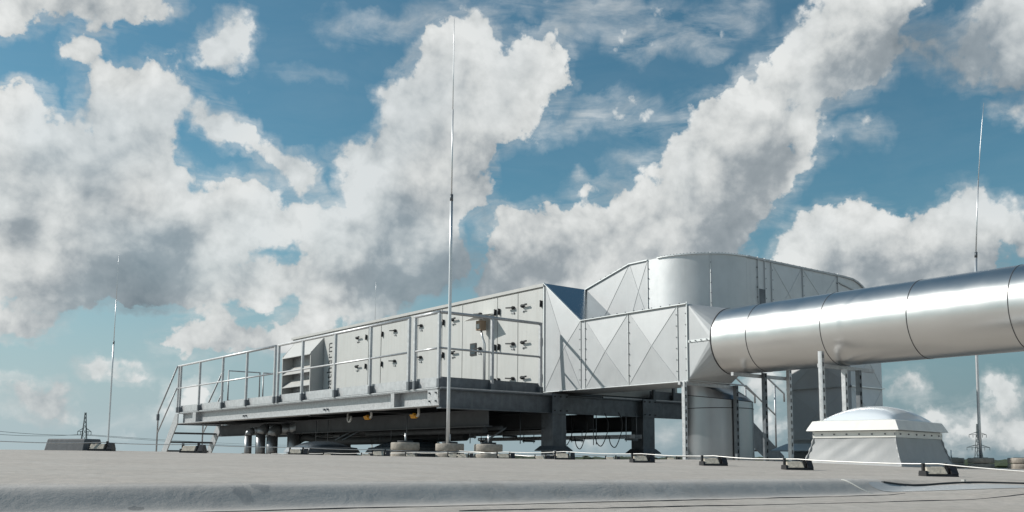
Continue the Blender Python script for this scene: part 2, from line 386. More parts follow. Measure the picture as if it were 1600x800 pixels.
xs=[-60,-40,-28,-20,-15]+[-12+.12*i for i in range(100)]+[.5*i for i in range(0,40)]+[20,24,30,40,60]
xs=sorted(set(round(x,3) for x in xs))
ys=[-40,-25,-18,-14]+[-12.6+.1*i for i in range(30)]+[-9.62+.012*i for i in range(46)]+[-9.05+.1*i for i in range(60)]+[-3+.4*i for i in range(60)]+[22,26,30,36,44,52]
ys=sorted(set(round(y,3) for y in ys))
mb=MB(); nx=len(xs)
vs=[(x,y,zroof(x,y)) for y in ys for x in xs]
fs=[(j*nx+i,j*nx+i+1,(j+1)*nx+i+1,(j+1)*nx+i) for j in range(len(ys)-1) for i in range(nx-1)]
mb.add(vs,fs,True)
roof=mb.build('roof',M['roof']); tag(roof,'pale grey membrane roof with a rolled edge running across the foreground','roof',kind='structure')
mb=MB()
x0,x1,y0,y1=-60,60,-40,52
for a,b in (((x0,y0),(x1,y0)),((x1,y0),(x1,y1)),((x1,y1),(x0,y1)),((x0,y1),(x0,y0))):
    mb.add([(a[0],a[1],-10),(b[0],b[1],-10),(b[0],b[1],zroof(*b)-.01),(a[0],a[1],zroof(*a)-.01)],[(0,1,2,3)])
tag(mb.build('building_wall',M['sheet_b']),'wall of the hall below the edge of the membrane roof','wall',kind='structure')
# ground far below, out to the horizon
mb=MB(); R_=9000; n=64
vs=[(0,0,-10)]+[(R_*math.cos(2*PI*k/n),R_*math.sin(2*PI*k/n),-10) for k in range(n)]
mb.add(vs,[(0,1+k,1+(k+1)%n) for k in range(n)])
tag(mb.build('ground',M['ground']),None,None,kind='structure')
# far woods along the horizon
def cam_pt(px,d,z=0.):
    """a point at horizontal distance d from the viewpoint in the compass direction of a photo column"""
    a=math.atan2(px-800,1511)+math.atan2(SA,CA)
    return Vector((EX+d/math.cos(a-math.atan2(SA,CA))*math.sin(a),EY+d/math.cos(a-math.atan2(SA,CA))*math.cos(a),z))
mb=MB()
for k in range(900):
    px=random.uniform(-300,1900); d=random.uniform(1100,2600)
    c=cam_pt(px,d,-10); h=random.uniform(9,15)*(d/1500 if d>1500 else 1)**.5; w=random.uniform(12,38)
    n=7; rings=[(.9,.0),(1,.45),(.7,.82),(.18,1)]
    vs=[]
    for r,zz in rings:
        for i in range(n):
            a=2*PI*i/n+k; rr=r*w*random.uniform(.8,1.15); vs.append((c.x+rr*math.cos(a),c.y+rr*math.sin(a),c.z+h*zz*random.uniform(.93,1.05)))
    fs=[(r*n+i,r*n+(i+1)%n,(r+1)*n+(i+1)%n,(r+1)*n+i) for r in range(3) for i in range(n)]+[tuple(3*n+i for i in range(n))]
    mb.add(vs,fs)
tag(mb.build('far_woods',M['woods']),'dark line of woods along the flat horizon','woods',kind='stuff')

# ------------------------------------------------------------------ steel platform
UW=2.15           # plane of the unit's long wall
plat=thing('steel_platform',(2.07,5,zroof(2.07,5)),'long galvanised steel platform on stub columns carrying the white ventilation unit','platform')
def ibeam(mb,ax,p0,p1,c,z0,z1,w=.12,tf=.014,tw=.01,face=0):
    # along axis ax (0=X,1=Y) centred at c on the other axis
    if ax==1:
        mb.box(c-w/2,c+w/2,p0,p1,z0,z0+tf); mb.box(c-w/2,c+w/2,p0,p1,z1-tf,z1); mb.box(c-tw/2,c+tw/2,p0,p1,z0+tf,z1-tf)
    else:
        mb.box(p0,p1,c-w/2,c+w/2,z0,z0+tf); mb.box(p0,p1,c-w/2,c+w/2,z1-tf,z1); mb.box(p0,p1,c-tw/2,c+tw/2,z0+tf,z1-tf)
# channel along the outer long side, web set back
mb=MB(); ibeam(mb,1,-.0,11.05,.12,.885,1.13,.24); mb.build('edge_beam',M['galv'],plat)
mb=MB()
for y0_,y1_ in ((1.26,1.36),(9.9,10.1)):
    mb=MB(); mb.box(.001,.114,y0_,y1_,.9,1.116); mb.build('stiffener_plate',M['galv'],plat)
mb=MB(); mb.box(-.006,.004,.02,.30,.905,1.112); mb.build('splice_plate',M['galv'],plat)
for y,z in ((.07,.95),(.07,1.07),(.24,.95),(.24,1.07)): mb=MB(); cyl(mb,(-.006,y,z),(-.028,y,z),.013,8); mb.build('bolt',M['galv_dark'],plat)
for y in (7.28,7.40,3.68,3.80): mb=MB(); cyl(mb,(.115,y,.96),(.08,y,.96),.018,8); mb.build('bolt',M['galv_dark'],plat)
# end beams across
mb=MB(); ibeam(mb,0,-.0,6.3,.0,.84,1.128,.12,.016); mb.build('cross_beam',M['galv_dark'],plat)
for y in (11.0,):
    mb=MB(); ibeam(mb,0,.11,4.3,y,.89,1.12,.11); mb.build('cross_beam',M['galv'],plat)
for y in (2.2,4.4,6.6,8.8):
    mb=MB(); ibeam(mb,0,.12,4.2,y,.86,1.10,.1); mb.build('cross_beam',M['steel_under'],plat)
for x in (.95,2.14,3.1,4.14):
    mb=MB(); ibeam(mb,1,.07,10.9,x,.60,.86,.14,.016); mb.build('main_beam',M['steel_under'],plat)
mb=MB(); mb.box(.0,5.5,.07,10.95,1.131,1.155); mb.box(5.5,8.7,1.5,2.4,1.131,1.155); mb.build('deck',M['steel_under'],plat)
mb=MB(); mb.box(-.01,.03,.0,11.05,1.131,1.148); mb.build('deck_edge_angle',M['galv_rail'],plat)
mb=MB(); mb.box(-.01,2.1,-.06,-.02,1.131,1.150); mb.box(3.2,6.3,-.06,-.02,1.131,1.150); mb.build('deck_edge_angle',M['galv'],plat)
# stub columns
def column(x,y,top,far=False):
    z0=zroof(x,y)-.02
    mb=MB(); w=.28
    mb.box(x,x+w,y,y+.018,z0,top); mb.box(x,x+w,y+w-.018,y+w,z0,top); mb.box(x+.13,x+.15,y+.018,y+w-.018,z0,top)
    mb.box(x+.002,x+.012,y+.018,y+w-.018,z0,top)
    c=mb.build('column',M['galv_dark'],plat)
    zc=z0+.22
    m2=MB(); a,b=.075,.012
    q=lambda e,z:[(x-e,y-e,z),(x+w+e,y-e,z),(x+w+e,y+w+e,z),(x-e,y+w+e,z)]
    vs=q(a,zc)+q(b,zc+.07)+q(b,zc+.075)
    m2.add(q(a,zc)+q(a,zc-.012)+q(b,zc+.07),[(0,1,5,4),(1,2,6,5),(2,3,7,6),(3,0,4,7),(0,1,9,8),(1,2,10,9),(2,3,11,10),(3,0,8,11),(4,5,6,7),(8,9,10,11)])
    m2.build('rain_collar',M['galv_dark'],c)
    m3=MB(); m3.box(x-.03,x+w+.03,y-.03,y+w+.03,z0,zc-.09); m3.build('membrane_upstand',M['rubber'],c)
for x in (2.07,4.08): column(x,-.10,.84)
for x in (2.07,4.08):
    for y in (6.95,): column(x,y,.60)
for x in (2.07,4.08):
    mb=MB(); mb.box(x-.02,x+.30,-.125,-.112,.83,1.145); sp_=mb.build('splice_plate',M['galv_dark'],plat)
    for dx in (.02,.14,.27):
        for z in (.88,1.1): mb=MB(); cyl(mb,(x+dx,-.125,z),(x+dx,-.14,z),.012,8); mb.build('bolt',M['black'],sp_)

# ------------------------------------------------------------------ guard rails
def rail_section(ax,p0,p1,c,posts,label,group,foot_side=1,ztop=2.25,toe=True,mats=('galv_rail','galv'),deck=1.15,mids=1):
    def P(t,z,o=0.): return (c+o,t,z) if ax==1 else (t,c+o,z)
    r=thing('guard_rail',P((p0+p1)/2,deck),label,'guard rail',group)
    mt=M[mats[0]]
    mb=MB(); mb.tube([P(p0,ztop),P(p1,ztop)],.024,14); mb.build('top_rail',mt,r)
    mb=MB(); mb.tube([P(p0,deck+.57),P(p1,deck+.57)],.016,12); mb.build('mid_rail',mt,r)
    for t in posts:
        mb=MB(); q=.021
        if ax==1: mb.box(c-q,c+q,t-q,t+q,deck-.0,ztop-.015)
        else: mb.box(t-q,t+q,c-q,c+q,deck-.0,ztop-.015)
        po=mb.build('post',M[mats[0]],r)
        mb=MB()
        if ax==1: mb.box(c-.035,c+.04,t-foot_side*.025-.03,t-foot_side*.025+.03,deck-.005,deck+.12)
        else: mb.box(t-.035,t+.035,c-.03,c+.04,deck-.005,deck+.09)
        mb.build('post_foot',M['galv_dark'],po)
    if toe:
        mb=MB(); a,b=min(p0,p1),max(p0,p1)
        if ax==1: mb.box(c+.042,c+.047,a,b,deck+.005,deck+.155)
        else: mb.box(a,b,c+.042,c+.047,deck+.005,deck+.155)
        mb.build('toe_board',M['galv_rail'] if ax==1 else M['galv_dark'],r)
    return r
G='guard rails round the platform edge'
rail_section(1,5.70,11.18,0.,(5.72,7.08,8.38,9.75,11.0,11.14),'galvanised guard rail at the stair end of the platform, with sky behind it',G)
rail_section(1,.83,5.58,0.,(.85,2.03,3.25,4.52,5.56),'galvanised guard rail in front of the louvred hood and the lettering',G)
rail_section(1,.0,.70,0.,(.02,.68),'shortest galvanised guard rail piece, ending at the platform corner behind the tall rod',G)
rail_section(0,.0,1.92,.0,(.95,1.90),'guard rail across the platform end, meeting the white unit beside the duct',G,mats=('galv','galv_dark'))
rail_section(0,4.4,6.2,.0,(4.45,4.95,6.1),'low-lying guard rail beyond the duct, seen through the gap under it',G,ztop=2.0,mats=('galv_dark','galv_dark'))
# two gate frames at the far platform end
def gate(x0,x1,y,zt,zb,label):
    r=thing('gate_frame',((x0+x1)/2,y,1.15),label,'gate','tube gates at the stair end of the platform')
    mb=MB(); mb.tube([(x0,y,zb-.25),(x0,y,zt),(x1,y,zt),(x1,y,zb-.25)],.02,10); mb.build('frame',M['galv'],r)
    mb=MB(); mb.tube([(x0,y,zb),(x1,y,zb)],.016,10); mb.build('lower_rail',M['galv'],r)
gate(1.15,1.95,10.98,2.2,1.48,'wider of two tube gates seen through the guard rail by the stairs')
gate(2.04,2.34,10.98,2.2,1.48,'narrower of two tube gates, between its neighbour and the louvred hood')
rail_section(1,6.2,10.9,3.9,(6.3,8.5,10.8),'guard rail on the far side of the platform behind the louvred hood',G,toe=False,mats=('galv','galv'))

# ------------------------------------------------------------------ stairs
def stairs_left():
    s=thing('metal_stairs',(.55,11.8,zroof(.5,12)),'open metal stairs with four treads at the left end of the platform','stairs','metal stairs up to the platform')
    z0=zroof(.5,12.2)
    for x in (0.0,1.1):
        mb=MB(); w=.012
        mb.prism([(11.06,1.12),(11.24,1.12),(12.30,z0+.08),(12.30,z0-.02),(12.05,z0-.02),(11.06,.90)],0,x-w,x+w)
        mb.build('stringer',M['galv'],s)
    for i,(y,z) in enumerate(((11.20,.90),(11.45,.69),(11.70,.48),(11.97,.27))):
        mb=MB(); mb.box(.013,1.087,y-.02,y+.20,z-.035,z); 
        for q in (.06,.12,.18): mb.box(.013,1.087,y-.02+q,y-.01+q,z,z+.006)
        mb.build('tread',M['galv_dark'],s)
    for x,h in ((-.03,1),(1.1,1)):
        mb=MB()
        mb.tube([(x,11.18,2.24),(x,12.42,1.2),(x,12.42,z0)],.02,10)
        mb.tube([(x,11.16,1.72),(x,12.40,.70)],.016,10)
        mb.build('handrail',M['galv'],s)
    mb=MB(); mb.box(-.06,-.0,12.40,12.46,1.0,1.15); mb.build('end_plate',M['galv_dark'],s)
stairs_left()
def stairs_right():
    Yn=1.5
    s=thing('metal_stairs',(9.3,1.1,zroof(9.3,1)),'dark metal stairs seen between the round upright duct and the slotted posts','stairs','metal stairs up to the platform')
    for y in (Yn,2.3):
        mb=MB(); mb.prism([(8.2,1.15),(8.75,1.15),(10.10,.22),(10.10,.05),(9.65,.05),(8.2,.92)],1,y-.012,y+.012); mb.build('stringer',M['galv_dark'],s)
    for i in range(5):
        x=8.75+.27*i; z=.93-.19*i
        mb=MB(); mb.box(x-.12,x+.14,Yn+.013,2.287,z-.04,z); mb.build('tread',M['galv_dark'],s)
    for y in (Yn,2.3):
        mb=MB()
        mb.tube([(8.2,y,2.25),(9.0,y,2.25),(10.17,y,1.60),(10.17,y,1.42)],.022,10)
        mb.tube([(8.2,y,1.72),(8.86,y,1.71),(9.83,y,1.12)],.018,10)
        mb.tube([(9.84,y,1.78),(9.84,y,.35)],.02,10)
        mb.build('handrail',M['galv_rail'],s)
    mb=MB(); ibeam(mb,1,1.52,2.28,8.15,.84,1.12,.1); mb.build('landing_beam',M['galv_dark'],s)
stairs_right()

# ------------------------------------------------------------------ air handling unit
ahu=thing('air_handling_unit',(3.2,4.5,1.18),'long white ventilation unit with panel doors, black lever handles and a louvred intake hood','ventilation unit')
mb=MB(); mb.box(UW+.012,5.3,.23,9.6,1.20,2.90); mb.build('casing',M['white'],ahu)
mb=MB(); mb.box(UW-.03,5.34,.20,9.62,2.903,2.955); mb.build('roof_cap',M['hoodgrey'],ahu)
mb=MB(); mb.box(UW+.03,5.28,.26,9.58,1.06,1.198); mb.build('base_frame',M['galv_dark'],ahu)
def handle(y,z,side,parent):
    mb=MB(); x=UW-.012
    cyl(mb,(x,y,z),(x-.035,y,z),.030,14); cyl(mb,(x-.03,y,z),(x-.052,y,z),.020,12)
    mb.bar((x-.045,y,z),(x-.055,y+side*.15,z+.012),.028,.022)
    mb.build('handle',M['black'],parent)
    m2=MB(); cyl(m2,(x,y-side*.0,z-.085),(x-.02,y,z-.085),.018,10); m2.bar((x-.014,y,z-.085),(x-.018,y+side*.085,z-.075),.014,.01); m2.build('catch',M['galv'],parent)
def hinge(y,z,parent):
    mb=MB(); x=UW-.012; mb.box(x-.028,x,y-.02,y+.02,z-.05,z+.05); cyl(mb,(x-.03,y,z-.055),(x-.03,y,z+.055),.012,8); mb.build('hinge',M['black'],parent)
ZR=(2.645,2.035,1.45)
doors=[(5.93,7.38,6.38,-1,5.99),(5.42,5.88,None,0,None),(4.38,5.37,4.82,1,5.33),(4.02,4.34,None,0,None),(3.18,3.98,3.86,1,3.22),(2.52,3.14,2.81,-1,3.10),(1.47,2.48,1.93,1,1.50),(.90,1.43,.99,1,1.39),(.24,.86,.74,-1,.26)]
for a,b,hy,side,hg in doors:
    mb=MB(); mb.box(UW-.012,UW+.011,a-.012,b+.012,1.27,2.875)
    d=mb.build('door_panel' if hy else 'fixed_panel',M['white'],ahu,.003)
    if hy:
        for z in ZR:
            handle(hy,z,side,d); hinge(hg,z-.02,d)
mb=MB(); mb.box(UW-.012,UW+.011,7.405,7.92,1.27,2.875); tp=mb.build('fixed_panel',M['white'],ahu,.003)
# viewing window with frame
mb=MB(); x=UW-.014
mb.box(x-.012,x,2.06,2.24,1.93,2.15); w_=mb.build('viewing_window',M['black'],ahu)
mb=MB(); mb.box(x-.016,x-.0125,2.085,2.215,1.96,2.12); mb.build('pane',M['glass'],w_)
# lettering, read upwards
cu=bpy.data.curves.new('lettering','FONT'); cu.body='batherm'; cu.size=.30; cu.extrude=.001; cu.space_character=1.06
to=bpy.data.objects.new('tmp_text',cu); C.objects.link(to)
bpy.context.view_layer.update()
me=bpy.data.meshes.new_from_object(to.evaluated_get(bpy.context.evaluated_depsgraph_get()))
bpy.data.objects.remove(to)
xsx=[v.co.x for v in me.vertices]; ysy=[v.co.y for v in me.vertices]
x0_,x1_=min(xsx),max(xsx); k=1.10/(x1_-x0_); ks=.225/(max(ysy)-min(ysy))
for v in me.vertices:
    a,b,c=v.co; v.co=(UW-.0145-c,7.53+(b-min(ysy))*ks,1.555+(a-x0_)*k)
me.materials.clear(); me.materials.append(simple('lettering_paint',(.03,.032,.035),.5))
lo=bpy.data.objects.new('lettering',me); C.objects.link(lo); lo.parent=tp; lo.location=-world_loc(tp)
# louvred hood
HX=UW-.31; HY0,HY1=7.95,9.44
hd=MB()
prof=[(UW+.01,1.22),(UW+.01,2.80),(UW-.02,2.80),(HX,2.47),(HX,1.22)]
for y in (HY0,HY1-.012): hd.prism(prof,1,y,y+.012)
# lips of the cheeks
for y in (HY0-.002,HY1-.036): hd.box(HX-.012,HX-.001,y,y+.030,1.22,2.47)
hd.box(HX,UW,HY0+.013,HY1-.013,1.22,1.235)
hood=hd.build('intake_hood',M['hoodgrey'],ahu)
mb=MB(); mb.add([(UW-.02,HY0+.013,2.80),(UW-.02,HY1-.013,2.80),(HX-.03,HY1-.013,2.42),(HX-.03,HY0+.013,2.42),
  (UW-.02,HY0+.013,2.785),(UW-.02,HY1-.013,2.785),(HX-.03,HY1-.013,2.405),(HX-.03,HY0+.013,2.405)],[(0,1,2,3),(4,5,6,7),(0,1,5,4),(2,3,7,6),(1,2,6,5),(0,3,7,4)])
mb.build('hood_roof',M['hoodgrey'],hood)
for k in range(3):
    z=2.16-.30*k
    mb=MB(); a=(HX-.01,z-.13); b=(HX+.20,z+.06)
    mb.prism([a,b,(b[0],b[1]-.012),(a[0],a[1]-.012)],1,HY0+.014,HY1-.014); mb.build('louvre_slat',M['hoodgrey'],hood)
mb=MB(); mb.box(UW-.06,UW-.03,HY0+.02,HY1-.02,1.25,2.75); mb.build('filter_screen',M['galv'],hood)
# sensor box with small rain roof and its conduit
sn=thing('weather_sensor',(2.03,1.75,1.16),'small brown sensor box under a little rain roof on a conduit beside the unit','sensor')
mb=MB(); mb.box(1.96,2.08,1.70,1.84,2.33,2.50); mb.build('box',M['brown'],sn,.004)
mb=MB(); mb.add([(1.80,1.58,2.56),(1.80,1.98,2.50),(2.13,1.98,2.56),(2.13,1.58,2.62),(1.80,1.58,2.552),(1.80,1.98,2.492),(2.13,1.98,2.552),(2.13,1.58,2.612)],[(0,1,2,3),(4,5,6,7),(0,1,5,4),(1,2,6,5),(2,3,7,6),(3,0,4,7)])
mb.build('rain_roof',M['pvcframe'],sn)
mb=MB(); mb.tube([(2.02,1.76,2.33),(2.03,1.73,2.20),(2.06,1.70,2.08),(2.06,1.70,1.16)],.018,10); mb.tube([(2.04,1.80,2.33),(2.07,1.76,2.1),(2.07,1.75,1.16)],.009,8); mb.build('conduit',M['mast'],sn)
mb=MB(); mb.box(1.95,1.962,1.73,1.81,2.36,2.44); mb.build('label_plate',M['white'],sn)

# ------------------------------------------------------------------ ducts
def xpanel(p,nrm,h=.014,name='panel',mat=None,parent=None,center=None):
    """cross-broken sheet: four corners (cyclic) and a raised centre"""
    p=[Vector(q) for q in p]; nrm=Vector(nrm)
    a,b,c,d=p
    # intersection of the diagonals (average is enough)
    ctr=center and Vector(center) or sum(p,Vector())/4
    mb=MB(); ctr=ctr+nrm*h
    back=[q-nrm*.02 for q in p]
    mb.add(p+[ctr]+back,[(0,1,4),(1,2,4),(2,3,4),(3,0,4),(0,1,6,5),(1,2,7,6),(2,3,8,7),(3,0,5,8),(5,6,7,8)])
    for q in p:
        mb.bar(Vector(q).lerp(ctr,.03)+nrm*.001,ctr+nrm*.001,.007,.006,up=nrm)
    return mb.build(name,mat or M['sheet'],parent)
def bolts(mb,a,b,step,nrm,r=.011,l=.016):
    a=Vector(a);b=Vector(b);n=max(1,int((b-a).length/step)); nrm=Vector(nrm)
    for i in range(n+1):
        q=a.lerp(b,(i+.5)/(n+1)); mb.tube([q,q+nrm*l],r,6)
W0,W1=UW,3.05; ZB,ZT=1.20,2.24
ld=thing('rectangular_duct',((W0+W1)/2,-1.4,ZB),'square galvanised duct with cross-broken panels between the white unit and the big pipe','duct')
nx_=(-1,0,0)
YS=[.22,-.67,-.755,-1.71,-2.67,-2.84]
# dark core so that nothing shows through, slightly smaller
core=MB(); core.prism([(.22,ZB+.01),(.22,2.93),(-.67,ZT-.01),(-2.84,ZT-.01),(-2.84,ZB+.01)],0,W0+.03,W1-.03); core.build('duct_core',M['galv_dark'],ld)
# tapering first panel : ridge lines as in cross-broken sheet
xpanel([(W0,.20,ZB),(W0,.20,2.95),(W0,-.67,2.25),(W0,-.67,ZB)],nx_,.028,'panel',None,ld,center=(W0,-.32,1.86))
xpanel([(W0,-.78,ZB),(W0,-.78,ZT),(W0,-1.70,ZT),(W0,-1.70,ZB)],nx_,.028,'panel',None,ld)
xpanel([(W0,-1.72,ZB),(W0,-1.72,ZT),(W0,-2.66,ZT),(W0,-2.66,ZB)],nx_,.028,'panel',None,ld)
for a,b in ((-.68,-.77),(-2.67,-2.83)):
    mb=MB(); mb.box(W0+.002,W0+.02,b,a,ZB,ZT); mb.build('collar_strip',M['sheet'],ld)
# underside and top
mb=MB(); mb.box(W0+.005,W1,-2.84,.2,ZB-.012,ZB+.008); mb.build('underside',M['sheet_b'],ld)
mb=MB(); mb.box(W0+.004,W1,-2.84,-.68,ZT-.012,ZT); mb.build('top_panel',M['sheet'],ld)
mb=MB(); mb.add([(W0,.20,2.955),(W1,.20,2.955),(W1,-.68,2.245),(W0,-.68,2.245),(W0,.20,2.94),(W1,.20,2.94),(W1,-.68,2.23),(W0,-.68,2.23)],[(0,1,2,3),(4,5,6,7),(0,1,5,4),(1,2,6,5),(2,3,7,6),(3,0,4,7)])
mb.build('sloping_top',M['alu_t'],ld)
# flanges
mb=MB()
for y in (-.675,-.775,-1.71,-2.665,-2.835): mb.box(W0-.010,W0,y-.003,y+.003,ZB-.01,ZT+.01)
mb.box(W0-.03,W0+.01,-2.84,-.67,ZT,ZT+.012); mb.box(W0-.03,W0+.01,-2.84,.2,ZB-.024,ZB-.013)
mb.bar((W0-.012,.21,2.962),(W0-.012,-.68,2.252),.034,.012)
mb.box(W0-.02,W0+.03,.19,.212,ZB,2.95)
mb.build('flange',M['flange'],ld)
mb=MB()
for y in (-.66,-.79,-1.725,-2.65,-2.82): bolts(mb,(W0-.002,y,ZB+.05),(W0-.002,y,ZT-.05),.17,nx_,.008)
bolts(mb,(W0-.015,-.7,ZT+.012),(W0-.015,-2.8,ZT+.012),.18,(0,0,1),.010)
mb.build('bolt',M['galv_dark'],ld)

# square to round transition
PC=(2.60,1.722); PR=.452
def circ(k,n,y): 
    a=2*PI*k/n; return Vector((PC[0]+PR*math.cos(a),y,PC[1]+PR*math.sin(a)))
mb=MB(); n=32; yA,yB=-2.845,-3.24
cor=[Vector((W1,yA,ZT)),Vector((W0,yA,ZT)),Vector((W0,yA,ZB)),Vector((W1,yA,ZB))]
for q in range(4):
    for k in range(8):
        a=circ(q*8+k,n,yB); b=circ(q*8+k+1,n,yB); mb.add([cor[q],a,b],[(0,1,2)])
    mb.add([cor[q],cor[(q+1)%4],circ(q*8+8,n,yB)],[(0,1,2)])
tr=mb.build('square_to_round_piece',M['sheet'],ld)
mb=MB(); a=Vector((W0-.004,yA,1.722)); b=circ(16,n,yB)+Vector((-.006,0,0)); mb.bar(a,b,.012,.03); 
mb.build('transition_seam',M['flange'],tr)
mb=MB(); bolts(mb,a,b,.1,nx_,.008,.02); mb.build('transition_bolt',M['galv_dark'],tr)
mb=MB(); mb.add([(W0-.02,yA-.006,ZB-.03),(W0-.02,yA-.006,ZT+.03),(W0+.0,yA-.006,ZT+.03),(W0+.0,yA-.006,ZB-.03),(W0-.02,yA+.006,ZB-.03),(W0-.02,yA+.006,ZT+.03),(W0+.0,yA+.006,ZT+.03),(W0+.0,yA+.006,ZB-.03)],[(0,1,2,3),(4,5,6,7),(0,1,5,4),(1,2,6,5),(2,3,7,6),(3,0,4,7)])
mb.build('end_flange',M['flange'],tr)

# big round pipe
pipe=thing('round_duct',(PC[0],-8,PC[1]),'large shiny aluminium-clad pipe running out of the picture on the right','duct')
yy_=[-3.24,-3.82,-4.92,-6.02,-7.12,-8.22,-9.32,-10.42,-11.52,-12.62,-13.72,-14.82]
for i in range(len(yy_)-1):
    mb=MB(); mb.tube([(PC[0],yy_[i],PC[1]-.0),(PC[0],yy_[i+1],PC[1])],PR-.0007*(i%2),96,cap=False); mb.build('pipe_section',M['alu'],pipe)
    mb=MB(); y=yy_[i+1] if i<len(yy_)-1 else 0
    for k in range(96):
        a=2*PI*k/96; b=2*PI*(k+1)/96
    mb.tube([(PC[0],y-.0045,PC[1]),(PC[0],y+.0045,PC[1])],PR+.0022,96); mb.build('joint_band',M['seam'],pipe)
mb=MB(); mb.tube([(PC[0],-3.235,PC[1]),(PC[0],-3.25,PC[1])],PR+.006,96); mb.build('joint_band',M['seam'],pipe)
arc=[(PC[0],-14.82-.7*math.sin(t),PC[1]-.7*(1-math.cos(t))) for t in [PI/2*i/8 for i in range(9)]]+[(PC[0],-15.52,-.05)]
mb=MB(); mb.tube(arc,PR-.002,64); mb.build('end_bend',M['alu'],pipe)

# overhead duct : comes out of the unit, bends and runs away to the right, then turns down
Xu,Yu,ZO0,ZO1=3.056,-2.40,2.29,3.23
od=thing('overhead_duct',(4.5,-1.7,ZO0),'tall galvanised duct with a curved corner rising behind the square duct','duct')
Rc=.95
path=[(Xu,-.83)]
arcp=[(Xu+Rc-Rc*math.cos(t),Yu+Rc-Rc*math.sin(t)) for t in [PI/2*i/14 for i in range(15)]]
# front-left plane: sloping first panel
xpanel([(Xu,.22,ZO0-.5),(Xu,.22,2.955),(Xu,-.83,ZO1),(Xu,-.83,ZO0-.3)],nx_,.020,'panel',M['sheet'],od)
xpanel([(Xu,-.83,ZO0),(Xu,-.83,ZO1),(Xu,-1.23,ZO1),(Xu,-1.23,ZO0)],nx_,.010,'panel',M['sheet'],od)
mb=MB(); pl=[(Xu,-1.235)]+arcp
vs=[];fs=[]
for i,(x,y) in enumerate(pl): vs+=[(x,y,ZO0-.2),(x,y,ZO1)]
fs=[(2*i,2*i+2,2*i+3,2*i+1) for i in range(len(pl)-1)]
mb.add(vs,fs,True); mb.build('curved_panel',M['sheet_b'],od)
ny_=(0,-1,0)
xr=Xu+Rc; segs=[xr+.002,4.27,4.44,4.61,5.42,6.40]
for a,b in zip(segs[:-1],segs[1:]):
    if b-a<.4: mb=MB(); mb.box(a,b-.003,Yu,Yu+.02,ZO0,ZO1); mb.build('collar_strip',M['sheet_b'],od)
    else: xpanel([(a,Yu,ZO0),(a,Yu,ZO1),(b,Yu,ZO1),(b,Yu,ZO0)],ny_,.026,'panel',M['sheet_b'],od)
# top and far side
X7=7.64; Zi=2.29; rr=.94
ar=[(6.70+rr*math.sin(t),Zi+rr*math.cos(t)) for t in [PI/2*i/10 for i in range(11)]]
mb=MB(); mb.prism([(6.40,ZO0),(6.40,ZO1),(6.6,ZO1)]+ar+[(6.70,Zi)],1,Yu+.001,-1.15); mb.build('downward_bend',M['sheet_b'],od)
mb=MB(); mb.box(xr,6.40,Yu+.03,-1.15,ZO0,ZO1-.005); mb.prism([(x+.03,y+.03) for x,y in arcp]+[(4.6,Yu+.5),(4.6,-.83),(Xu+.03,-.83)],2,ZO0,ZO1-.02); mb.prism([(.22,ZO0),(.22,2.93),(-.829,ZO1-.02),(-.829,ZO0)],0,Xu+.03,5.4);  # unseen last block runs wide of the duct, added to shade the riser
mb.build('duct_core',M['sheet_b'],od)
mb=MB(); mb.box(4.272,4.438,Yu-.012,Yu-.001,2.36,2.76); mb.build('inspection_cover',M['galv_dark'],od)
mb=MB()
tp_=[(Xu,.21,2.955),(Xu,-.83,ZO1),(Xu,-1.235,ZO1)]
for a,b in zip(tp_[:-1],tp_[1:]): mb.bar(a,b,.05,.016)
mb.build('top_flange',M['flange'],od); mb=MB()
pp=[(x,y,ZO1) for x,y in arcp]
for a,b in zip(pp[:-1],pp[1:]): mb.bar(a,b,.05,.016)
mb.build('top_flange',M['flange'],od)
mb=MB()
for a,b in zip([(xr,Yu-.006,ZO1),(6.6,Yu-.006,ZO1)]+[(x,Yu-.006,z) for x,z in ar[1:]],[(6.6,Yu-.006,ZO1)]+[(x,Yu-.006,z) for x,z in ar[1:]]): mb.bar(a,b,.03,.03)
mb.bar((6.42,Yu-.01,3.11),(7.45,Yu-.01,2.93),.012,.02)
mb.build('end_flange',M['galv'],od)
mb=MB()
i8=arcp[8]
for x,y in ((Xu-.008,-1.235),(i8[0]-.006,i8[1]-.006)): mb=MB(); mb.box(x-.005,x+.006,y-.006,y+.006,ZO0,ZO1+.02); mb.build('standing_seam',M['sheet_b'],od)
for x in (4.27,4.44,4.61,5.42,6.40): mb=MB(); mb.box(x-.006,x+.006,Yu-.018,Yu-.0,ZO0,ZO1+.03); mb.build('standing_seam',M['sheet_b'],od)
mb=MB()
bolts(mb,(Xu,-.1,3.05),(Xu,-.83,ZO1+.008),.14,(0,0,1),.010,.02)
for a,b in zip(pp[:-1],pp[1:]): bolts(mb,a,b,.2,(0,0,1),.010,.02)
bolts(mb,(xr,Yu,ZO1+.005),(6.4,Yu,ZO1+.005),.16,(0,0,1),.010,.02)
for x in (4.25,4.46,4.63,5.44,6.38): bolts(mb,(x,Yu-.002,ZO0+.1),(x,Yu-.002,ZO1-.06),.16,ny_,.008)
bolts(mb,(Xu-.002,-1.25,ZO0+.1),(Xu-.002,-1.25,ZO1-.06),.16,nx_,.008)
bolts(mb,(i8[0]-.004,i8[1]-.01,ZO0+.1),(i8[0]-.004,i8[1]-.01,ZO1-.06),.16,(-.7,-.7,0),.008)
mb.build('bolt',M['galv_dark'],od)
